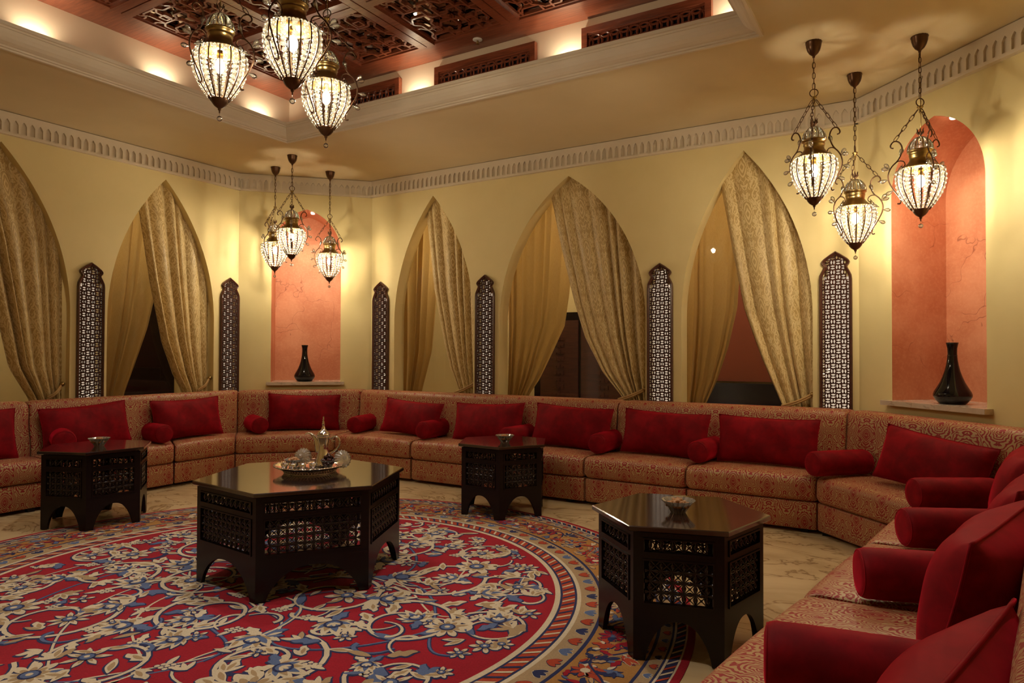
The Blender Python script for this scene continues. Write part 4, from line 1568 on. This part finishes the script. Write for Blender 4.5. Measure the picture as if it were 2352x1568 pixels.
def build_lantern():
    t = thing('crystal_lantern', 'x', 'lantern')
    # ring and bracket
    MB().tube([(0.025 * cos(2 * pi * k / 20), 0, -0.024 + 0.025 * sin(2 * pi * k / 20)) for k in range(20)], 0.0032, 6, closed=True).obj('ring', BRONZE, t)
    MB().lathe([(0.004, -0.046), (0.018, -0.050), (0.019, -0.056), (0.010, -0.066), (0.006, -0.080), (0.008, -0.086), (0.001, -0.098)], 12).obj('bracket', BRASS, t)
    sc = chain_mesh(6, 'side_chain')
    arm_pts = [(.152, -.292), (.166, -.286), (.168, -.268), (.150, -.248), (.122, -.256), (.104, -.288), (.104, -.325), (.125, -.372), (.162, -.410), (.182, -.455), (.179, -.505), (.152, -.562), (.124, -.605), (.110, -.635), (.116, -.657), (.131, -.655)]
    arm = MB()
    P = smoothpath([(r, 0, z) for r, z in arm_pts], 4)
    arm.tube(P, 0.0046, 7)
    P2 = smoothpath([(.150, 0, -.396), (.124, 0, -.380), (.096, 0, -.386), (.086, 0, -.408), (.098, 0, -.424), (.110, 0, -.414)], 4)
    arm.tube(P2, 0.0038, 6)
    ARM = arm.mesh('scroll_arm', BRONZE)
    dr = MB()
    dr.lathe([(0.001, 0.0), (0.004, 0.004), (0.0035, 0.010), (0.009, 0.021), (0.0132, 0.032), (0.0130, 0.042), (0.0085, 0.050), (0.001, 0.055)], 10)
    DROP = dr.mesh('crystal_drop', CLEARDROP)
    for k in range(3):
        a = 2 * pi * k / 3 + 0.35
        ao = link(ARM, 'scroll_arm', t, (0, 0, 0), a)
        # drops: (r, z, direction angle in the arm plane)
        for (r, z, d) in ((.118, -.352, 1.9), (.172, -.428, 0.25), (.170, -.425, -2.3 + pi), (.180, -.492, -0.2), (.160, -.470, 2.7), (.150, -.566, -0.45), (.100, -.404, -1.2)):
            link(DROP, 'crystal_drop', ao, (r, 0, z), rot=(0, pi / 2 - d, 0))
        c0, c1 = Vector((0.012, 0, -0.068)), Vector((0.148, 0, -0.246))
        dv = c1 - c0
        o = link(sc, 'side_chain', t, rot_z(c0, a))
        ang = atan2(dv.x, -dv.z)
        o.rotation_euler = (0, -ang, a)
        o.scale = (1, 1, dv.length / (6 * 0.034 + 0.008))
    # finial, dome, neck
    MB().lathe([(0.012, -0.252), (0.006, -0.240), (0.009, -0.232), (0.005, -0.224), (0.012, -0.214), (0.003, -0.209)], 8, smooth=False).obj('finial', BRONZE, t)
    cr = MB()
    for k in range(6):
        a = 2 * pi * k / 6
        cr.tube([rot_z((0.006, 0, -0.232), a), rot_z((0.020, 0, -0.218), a), rot_z((0.017, 0, -0.206), a), rot_z((0.022, 0, -0.192), a)], [0.005, 0.005, 0.004, 0.001], 5)
    cr.obj('finial_leaves', BRONZE, t)
    dome = lambda q: (0.012 + 0.058 * sin(q * pi / 2) ** 0.85, -0.248 - 0.086 * q ** 1.35)
    rib = MB()
    rib.tube([(dome(i / 8)[0] + 0.002, 0, dome(i / 8)[1]) for i in range(9)], 0.0034, 6)
    DRIB = rib.mesh('dome_rib', BRASS)
    bd = MB()
    for row in range(9):
        q = (row + 0.8) / 9.6
        r, z = dome(q)
        n = 2
        for k in range(n):
            a = (k - 0.5) * 2 * pi / 10 * 0.46
            bd.ball((r * cos(a), r * sin(a), z), 0.0074 * (0.45 + 0.55 * q), 7, 5)
    DBEAD = bd.mesh('dome_beads', CRYSTAL)
    for k in range(10):
        a = 2 * pi * k / 10
        link(DRIB, 'dome_rib', t, None, a)
        link(DBEAD, 'dome_beads', t, None, a + pi / 10)
    MB().lathe([(0.070, -0.332), (0.075, -0.337), (0.074, -0.343), (0.066, -0.348), (0.064, -0.362), (0.066, -0.366), (0.063, -0.370), (0.061, -0.388), (0.063, -0.396), (0.070, -0.408), (0.084, -0.424), (0.102, -0.438), (0.116, -0.447), (0.117, -0.452), (0.112, -0.454)], 36, caps=False).obj('neck', BRASS, t)
    # crown of beads, ribs and strands
    cb = MB()
    for k in range(40):
        a = 2 * pi * k / 40
        cb.ball((0.118 * cos(a), 0.118 * sin(a), -0.460), 0.0088, 7, 5)
    cb.obj('bead_ring', CRYSTAL, t)
    NR = 15
    rb_ = MB()
    zs = [-0.462 - 0.252 * i / 14 for i in range(15)]
    rb_.tube([(body_r(z) + 0.006, 0, z) for z in zs], 0.0038, 6)
    RIB = rb_.mesh('rib', BRONZE)
    stn = MB()
    z = -0.478
    while z > -0.709:
        s = 0.0152 * (0.34 + 0.66 * body_r(z) / 0.13)
        stn.ball((body_r(z) + 0.003, 0, z), s, 8, 6)
        z -= s * 1.75
    STR = stn.mesh('bead_strand', CRYSTAL)
    for k in range(NR):
        a = 2 * pi * k / NR
        link(RIB, 'rib', t, None, a)
        link(STR, 'bead_strand', t, None, a + pi / NR)
    wb = lambda k, z: 0.05 * (1 if k % 2 else -1)
    MB().lathe([(0.040, -0.706), (0.046, -0.709), (0.045, -0.715), (0.039, -0.730), (0.028, -0.745), (0.014, -0.756), (0.008, -0.760), (0.009, -0.766), (0.004, -0.772), (0.003, -0.785)], 24, wob=wb).obj('bottom_cup', BRONZE, t)
    MB().tube([(0, 0, -0.783), (0, 0, -0.802)], 0.0010, 5).obj('drop_wire', BRASS, t)
    MB().ball((0, 0, -0.815), 0.0145, 14, 9).obj('crystal_ball', CLEARDROP, t)
    bl = MB()
    bl.ball((0, 0, 0), 0.024, 14, 10, 1.7)
    bl.obj('bulb', BULB, t, (0, 0, -0.530))
    MB().lathe([(0.016, 0.0), (0.016, -0.045), (0.012, -0.05)], 12).obj('bulb_holder', BRASS, t, (0, 0, -0.445))
    MB().tube([(0.004, 0, 0.0), (0.007, 0.004, -0.10), (0.004, 0, -0.22)], 0.0024, 6).obj('cable', BRASS, t)
    return t


proto = build_lantern()
canopy = MB().lathe([(0.050, 0.0), (0.050, -0.006), (0.047, -0.012), (0.045, -0.030), (0.038, -0.055), (0.026, -0.076), (0.012, -0.088), (0.008, -0.094), (0.008, -0.102), (0.001, -0.104)], 32,
                    wob=lambda k, z: 0.03 * (1 if k % 2 else -1)).mesh('canopy', BRONZE)
lanterns = [
    # x, y, ceiling z, ring z, rotation, label, group
    (-0.604, 4.796, 3.33, 3.021, 0.2, 'crystal lantern hung on the left in the group before the large niche', 'lanterns by the large niche'),
    (-0.42, 5.505, 3.33, 2.811, 1.5, 'lowest crystal lantern of the group before the large niche', 'lanterns by the large niche'),
    (-0.012, 5.054, 3.33, 2.931, 0.55, 'crystal lantern hung on the right in front of the large niche', 'lanterns by the large niche'),
    (-6.10, 5.06, 3.33, 2.945, 2.5, 'leftmost crystal lantern of the far group before the far niche', 'lanterns by the far niche'),
    (-5.58, 4.84, 3.33, 3.012, 1.0, 'middle crystal lantern of the far group, hung nearest', 'lanterns by the far niche'),
    (-5.72, 5.50, 3.33, 2.850, 1.05, 'rightmost crystal lantern of the far group, hung lowest', 'lanterns by the far niche'),
    (-3.25, 2.321, 3.80, 3.372, 2.3, 'left crystal lantern of the three under the coffered ceiling', 'lanterns under the coffered ceiling'),
    (-2.668, 2.311, 3.80, 3.355, 0.4, 'middle crystal lantern under the coffered ceiling, cut by the top edge', 'lanterns under the coffered ceiling'),
    (-3.043, 2.890, 3.80, 3.344, 0.3, 'right and lowest crystal lantern of the three under the coffered ceiling', 'lanterns under the coffered ceiling')]
for i, (x, y, zc, zr, rz, lab, grp) in enumerate(lanterns):
    if i == 0:
        t = proto
        t.location = (x, y, zr); t.rotation_euler = (0, 0, rz)
        t['label'] = lab; t['group'] = grp
        protos = list(proto.children)
    else:
        c = proto.copy(); COL.objects.link(c)
        c.location = (x, y, zr); c.rotation_euler = (0, 0, rz)
        c['label'] = lab; c['group'] = grp
        for ch in protos:
            d = ch.copy(); COL.objects.link(d); d.parent = c
            for g in ch.children:
                e = g.copy(); COL.objects.link(e); e.parent = d
        t = c
    lamp('lantern_light', 'POINT', (x, y, zr - 0.53), P_LANTERN, size=0.03)
    link(canopy, 'canopy', t, (0, 0, zc - zr))
    n = max(1, int(round((zc - zr - 0.100) / 0.034)))
    cho = link(chain_mesh(n, 'chain'), 'chain', t, (0, 0, zc - zr - 0.098))
    cho.scale = (1, 1, (zc - zr - 0.098) / (n * 0.034 + 0.008))
    MB().tube([(0.003, 0.003, zc - zr - 0.1), (-0.004, 0.004, (zc - zr) / 2), (0.004, 0, 0.0)], 0.0022, 6).obj('upper_cable', BRASS, t)


# ------------------------------------------------------------------ round carpet with carved floral pile
RUGC, RUGR = (-3.13, 2.56), 2.30
C_RED, C_CREAM, C_NAVY, C_BLUE, C_TAN, C_GOLD, C_DRED, C_BEIGE = (0.27, 0.008, 0.018), (0.52, 0.42, 0.285), (0.022, 0.026, 0.075), (0.085, 0.115, 0.21), (0.40, 0.24, 0.11), (0.33, 0.155, 0.042), (0.33, 0.045, 0.018), (0.33, 0.22, 0.115)
rug = MB()
rb0 = MB()


def annulus(mb, r0, r1, z, col, n=160):
    for k in range(n):
        a, b = 2 * pi * k / n, 2 * pi * (k + 1) / n
        if r0 <= 0:
            mb.poly([(0, 0, z), (r1 * cos(a), r1 * sin(a), z), (r1 * cos(b), r1 * sin(b), z)], col=col)
        else:
            mb.poly([(r0 * cos(a), r0 * sin(a), z), (r1 * cos(a), r1 * sin(a), z), (r1 * cos(b), r1 * sin(b), z), (r0 * cos(b), r0 * sin(b), z)], col=col)


bands = [(0, 1.600, C_RED), (1.600, 1.628, C_CREAM), (1.628, 1.640, C_NAVY), (1.640, 1.705, C_DRED), (1.705, 1.717, C_NAVY), (1.717, 1.738, C_CREAM), (1.738, 1.838, C_BEIGE), (1.838, 1.856, C_NAVY),
         (1.856, 2.128, C_GOLD), (2.128, 2.142, C_NAVY), (2.142, 2.196, C_BEIGE), (2.196, 2.206, C_NAVY), (2.206, 2.216, C_CREAM), (2.216, 2.258, C_NAVY), (2.258, 2.266, C_CREAM), (2.266, 2.300, C_RED)]
Z0 = 0.004
for r0, r1, c in bands:
    annulus(rb0, r0, r1, Z0, c)
for k in range(160):
    a, b = 2 * pi * k / 160, 2 * pi * (k + 1) / 160
    rb0.poly([(2.3 * cos(a), 2.3 * sin(a), 0.0), (2.3 * cos(b), 2.3 * sin(b), 0.0), (2.3 * cos(b), 2.3 * sin(b), Z0), (2.3 * cos(a), 2.3 * sin(a), Z0)], col=C_RED)
rugo = thing('round_carpet', 'round red and gold floral carpet under the large table', 'carpet', (RUGC[0], RUGC[1], 0.0))
rb0.obj('woven_ground', RUG, rugo)

rr = random.Random(21)
LZ = [0]


def lay(pts, col, lvl):
    LZ[0] += 1
    z = Z0 + 0.0004 + lvl * 0.0006 + (LZ[0] % 97) * 0.000008
    rug.poly([(p[0], p[1], z) for p in pts], col=col)


def xf(pts, x, y, a, s):
    ca, sa = cos(a) * s, sin(a) * s
    return [(x + p[0] * ca - p[1] * sa, y + p[0] * sa + p[1] * ca) for p in pts]


def ok(x, y, lim=1.59):
    return hypot(x, y) < lim


def grow(pts, k):
    cx = sum(p[0] for p in pts) / len(pts); cy = sum(p[1] for p in pts) / len(pts)
    out = []
    for p in pts:
        d = hypot(p[0] - cx, p[1] - cy) or 1e-6
        out.append((p[0] + (p[0] - cx) / d * k, p[1] + (p[1] - cy) / d * k))
    return out


LEAF = [(0, 0), (0.25, 0.13), (0.5, 0.18), (0.8, 0.12), (1.0, 0.0), (0.75, -0.10), (0.45, -0.12), (0.2, -0.07)]
LEAF2 = [(0, 0), (0.2, 0.16), (0.45, 0.30), (0.55, 0.18), (0.85, 0.22), (1.05, 0.02), (0.85, -0.06), (0.6, -0.22), (0.42, -0.12), (0.2, -0.18)]
PETAL = [(0.12, 0), (0.4, 0.13), (0.72, 0.18), (0.95, 0.08), (1.0, 0.0), (0.95, -0.08), (0.72, -0.18), (0.4, -0.13)]
POINT = [(0.12, 0), (0.35, 0.10), (0.65, 0.13), (0.85, 0.07), (1.0, 0.0), (0.85, -0.07), (0.65, -0.13), (0.35, -0.10)]


def shape(base, x, y, a, s, col, lvl=1, edge=0.009, ecol=None, off=(0.004, -0.004)):
    p = xf(base, x, y, a, s)
    if max(hypot(q[0], q[1]) for q in p) > RLIM[1] or min(hypot(q[0], q[1]) for q in p) < RLIM[0]: return
    if edge:
        g = grow(p, edge)
        lay([(q[0] + off[0], q[1] + off[1]) for q in g], ecol or C_NAVY, lvl - 1)
    lay(p, col, lvl)


RLIM = (0.0, 1.592)


def soft(poly):
    return [(p.x, p.y) for p in smoothpath([(x, y, 0) for x, y in poly], 3, True)]


LEAF, LEAF2, PETAL, POINT = soft(LEAF), soft(LEAF2), soft(PETAL), soft(POINT)


def leafy(x, y, a, s, col=None):
    c = col or (C_CREAM if rr.random() < 0.72 else (C_BLUE if rr.random() < 0.5 else C_BEIGE))
    shape(LEAF if rr.random() < 0.5 else LEAF2, x, y, a, s, c)
    if s > 0.10 and c is C_CREAM:
        shape(LEAF, x + cos(a) * s * 0.15, y + sin(a) * s * 0.15, a, s * 0.6, C_BEIGE, 2, 0)


def flower(x, y, a, s, n=9, base=PETAL, c1=None, c2=None):
    for k in range(n):
        shape(base, x, y, a + 2 * pi * k / n, s, c1 or C_CREAM, 1, 0.006)
        shape(base, x, y, a + 2 * pi * k / n, s * 0.62, C_BEIGE, 2, 0)
    circ = [(cos(2 * pi * k / 12), sin(2 * pi * k / 12)) for k in range(12)]
    lay(xf(circ, x, y, 0, s * 0.36), C_NAVY, 3)
    lay(xf(circ, x, y, 0, s * 0.28), c2 or C_BLUE, 4)
    lay(xf(circ, x, y, 0, s * 0.12), C_CREAM, 5)


def palmette(x, y, a, s):
    for k, w in ((-3, 0.62), (3, 0.62), (-2, 0.85), (2, 0.85), (-1, 1.0), (1, 1.0), (0, 1.12)):
        shape(POINT, x, y, a + k * 0.40, s * w, C_CREAM, 1, 0.0075)
        shape(POINT, x, y, a + k * 0.40, s * w * 0.72, C_BEIGE if k % 2 else C_BLUE, 2, 0)
    circ = [(cos(2 * pi * k / 12), sin(2 * pi * k / 12)) for k in range(12)]
    c = (x + cos(a) * s * 0.26, y + sin(a) * s * 0.26)
    lay(xf(circ, *c, a, s * 0.27), C_NAVY, 3)
    lay(xf(circ, *c, a, s * 0.20), C_BLUE, 4)
    for k in range(-1, 2):
        shape(PETAL, c[0] - cos(a) * s * 0.12, c[1] - sin(a) * s * 0.12, a + k * 0.6, s * 0.30, C_CREAM, 5, 0)
    shape(LEAF2, x, y, a + 2.3, s * 0.7, C_BLUE)
    shape(LEAF2, x, y, a - 2.3, s * 0.7, C_CREAM)


def ribbon(pts, w0, w1, col, lvl=1, edge=0.009, ecol=None):
    def strip(wa, wb, c, l, o):
        n = len(pts)
        z_l = None
        prev = None
        for i, p in enumerate(pts):
            q = pts[min(i + 1, n - 1)]; m = pts[max(i - 1, 0)]
            t = (q[0] - m[0], q[1] - m[1]); d = hypot(*t) or 1
            nx_, ny_ = -t[1] / d, t[0] / d
            w = wa + (wb - wa) * i / (n - 1)
            cur = ((p[0] + nx_ * w + o[0], p[1] + ny_ * w + o[1]), (p[0] - nx_ * w + o[0], p[1] - ny_ * w + o[1]))
            if prev and max(hypot(*cur[0]), hypot(*cur[1])) < RLIM[1] and min(hypot(*cur[0]), hypot(*cur[1])) > RLIM[0]:
                lay([prev[0], cur[0], cur[1], prev[1]], c, l)
            prev = cur
    if edge:
        strip(w0 + edge, w1 + edge, ecol or C_NAVY, lvl - 1, (0.004, -0.004))
    strip(w0, w1, col, lvl, (0, 0))


def spiral(x, y, a, r, turns, hand, w=0.011, fl=True):
    """vine curling from the outside in, with leaves and a flower at its heart"""
    pts = []
    n = int(26 * turns)
    for i in range(n + 1):
        q = i / n
        ang = a + hand * 2 * pi * turns * q
        rad = r * (1 - 0.72 * q)
        pts.append((x + rad * cos(ang), y + rad * sin(ang)))
    ribbon(pts, w, w * 0.6, C_CREAM)
    for i in range(3, n, 5):
        p, q = pts[i], pts[i - 1]
        t = atan2(p[1] - q[1], p[0] - q[0])
        leafy(p[0], p[1], t + rr.choice((-1, 1)) * rr.uniform(0.5, 1.1), rr.uniform(0.09, 0.15))
    if fl:
        k = rr.random()
        if k < 0.45: palmette(*pts[-1], rr.uniform(0, 6.28), rr.uniform(0.13, 0.17))
        else: flower(*pts[-1], rr.uniform(0, 6.28), rr.uniform(0.085, 0.12), rr.choice((7, 9, 11)), rr.choice((PETAL, POINT)))


# red field: rings of spirals, palmettes between them, then leaves into the gaps
centres = []
for ring_r, cnt, rad, ph in ((0.42, 4, 0.30, 0.2), (0.98, 9, 0.29, 0.0), (1.38, 14, 0.20, 0.12)):
    for k in range(cnt):
        a = 2 * pi * k / cnt + ph
        x, y = ring_r * cos(a), ring_r * sin(a)
        spiral(x, y, a + rr.uniform(-1, 1) + pi, rad * rr.uniform(0.9, 1.1), rr.uniform(1.1, 1.5), 1 if k % 2 else -1, 0.012 if ring_r < 1.2 else 0.009)
        centres.append((x, y, rad))
flower(0, 0, 0, 0.17, 14, POINT)
for k in range(13):
    a = 2 * pi * k / 13 + 0.24
    palmette(0.70 * cos(a), 0.70 * sin(a), a + rr.uniform(-0.6, 0.6), rr.uniform(0.13, 0.19))
for k in range(16):
    a = 2 * pi * k / 16 + 0.05
    (palmette if k % 2 else flower)(1.20 * cos(a), 1.20 * sin(a), a + rr.uniform(-0.8, 0.8), rr.uniform(0.10, 0.15))
for k in range(26):
    a = 2 * pi * k / 26 + rr.uniform(-0.05, 0.05)
    r_ = rr.uniform(1.44, 1.50)
    x, y = r_ * cos(a), r_ * sin(a)
    if k % 3 == 0: flower(x, y, a, 0.07, 7)
    else:
        for q in range(3): leafy(x, y, a + 1.57 + q * 0.7 - 0.7, rr.uniform(0.08, 0.12))
used = [(x, y) for x, y, _ in centres]
for k in range(800):
    a, r_ = rr.uniform(0, 6.28), 1.56 * sqrt(rr.random())
    x, y = r_ * cos(a), r_ * sin(a)
    if min((hypot(x - u[0], y - u[1]) for u in used), default=9) < 0.088: continue
    used.append((x, y))
    k_ = rr.random()
    b = rr.uniform(0, 6.28)
    if k_ < 0.30:
        for q in range(rr.choice((2, 3, 4))): leafy(x, y, b + q * 0.62, rr.uniform(0.07, 0.12))
    elif k_ < 0.48:
        flower(x, y, b, rr.uniform(0.045, 0.065), rr.choice((5, 6, 7)))
    elif k_ < 0.62:
        for q in range(9):
            circ = [(cos(2 * pi * i / 8), sin(2 * pi * i / 8)) for i in range(8)]
            cx, cy = x + (q % 3 - 1) * 0.026 + 0.01 * (q // 3), y + (q // 3 - 1) * 0.022
            if ok(cx, cy, 1.56):
                lay(xf(circ, cx, cy, 0, 0.015), C_NAVY, 0); lay(xf(circ, cx, cy, 0, 0.0115), C_CREAM, 1)
        leafy(x, y, b, 0.09)
    elif k_ < 0.80:
        pts = [(x + 0.10 * t * cos(b + 2.2 * t), y + 0.10 * t * sin(b + 2.2 * t)) for t in [i / 10 for i in range(3, 16)]]
        ribbon(pts, 0.012, 0.004, C_CREAM if rr.random() < 0.75 else C_BLUE)
    else:
        leafy(x, y, b, rr.uniform(0.09, 0.14))
# long stems wandering through the field
for k in range(16):
    a = 2 * pi * k / 16 + rr.uniform(-0.1, 0.1)
    pts = []
    for i in range(40):
        q = i / 39
        r_ = 0.25 + 1.2 * q
        an = a + 0.55 * sin(5.0 * q + k) + 0.5 * q
        pts.append((r_ * cos(an), r_ * sin(an)))
    ribbon(pts, 0.006, 0.005, C_CREAM if k % 3 else C_BLUE, 0, 0.0045)

# striped guard bands
RLIM = (0, 9)
for r0, r1, n, cols in ((1.641, 1.704, 190, (C_CREAM, C_NAVY)), (2.218, 2.257, 250, (C_CREAM, C_DRED))):
    for k in range(n):
        a = 2 * pi * k / n
        c = cols[k % 2]
        w = 0.32 * 2 * pi / n
        sl_ = 0.9 * 2 * pi / n
        lay([(r0 * cos(a), r0 * sin(a)), (r0 * cos(a + w), r0 * sin(a + w)), (r1 * cos(a + w + sl_), r1 * sin(a + w + sl_)), (r1 * cos(a + sl_), r1 * sin(a + sl_))], c, 1)
# tulip bands
for rm, n, s in ((1.788, 96, 0.070), (2.169, 150, 0.040)):
    for k in range(n):
        a = 2 * pi * k / n
        x, y = (rm - s * 0.45) * cos(a), (rm - s * 0.45) * sin(a)
        c = (C_DRED, C_BLUE, C_DRED, C_NAVY)[k % 4]
        for q in (-0.5, 0, 0.5):
            shape(PETAL, x, y, a + q, s, c, 1, 0.003, C_CREAM if k % 2 else C_NAVY, (0, 0))
# gold border field, dense small flowers
RLIM = (1.862, 2.124)
for k in range(64):
    a = 2 * pi * k / 64
    rm = 1.99 + 0.05 * (1 if k % 2 else -1)
    x, y = rm * cos(a), rm * sin(a)
    pts = [((1.99 + 0.07 * sin(k * pi + q * pi * 2)) * cos(a + (q - 0.5) * 0.20), (1.99 + 0.07 * sin(k * pi + q * pi * 2)) * sin(a + (q - 0.5) * 0.20)) for q in [i / 14 for i in range(15)]]
    ribbon(pts, 0.006, 0.005, C_DRED if k % 2 else C_NAVY, 1, 0.003, C_BEIGE)
    if k % 2 == 0:
        for q in range(8): shape(PETAL, x, y, a + q * pi / 4, 0.062, (C_DRED, C_RED, C_BEIGE)[k // 2 % 3], 2, 0.004, C_NAVY, (0, 0))
        circ = [(cos(2 * pi * i / 8), sin(2 * pi * i / 8)) for i in range(8)]
        lay(xf(circ, x, y, 0, 0.022), C_BLUE if k % 4 else C_CREAM, 3)
    else:
        for q in range(5): shape(POINT, x, y, a + (q - 2) * 0.5, 0.085, (C_DRED, C_BLUE, C_NAVY)[k // 2 % 3], 2, 0.004, C_CREAM, (0, 0))
for k in range(2200):
    a, r_ = rr.uniform(0, 6.28), rr.uniform(1.87, 2.115)
    c = rr.choice((C_NAVY, C_DRED, C_NAVY, C_RED, C_DRED, C_BLUE, C_TAN, C_CREAM))
    shape(rr.choice((LEAF, LEAF2, PETAL)), r_ * cos(a), r_ * sin(a), rr.uniform(0, 6.28), rr.uniform(0.04, 0.085), c, 1, 0.0035 if c is not C_NAVY else 0.0, C_NAVY, (0.002, -0.002))
tag(rug.obj('carved_motifs', RUG, rugo), None, None, None, 'stuff')
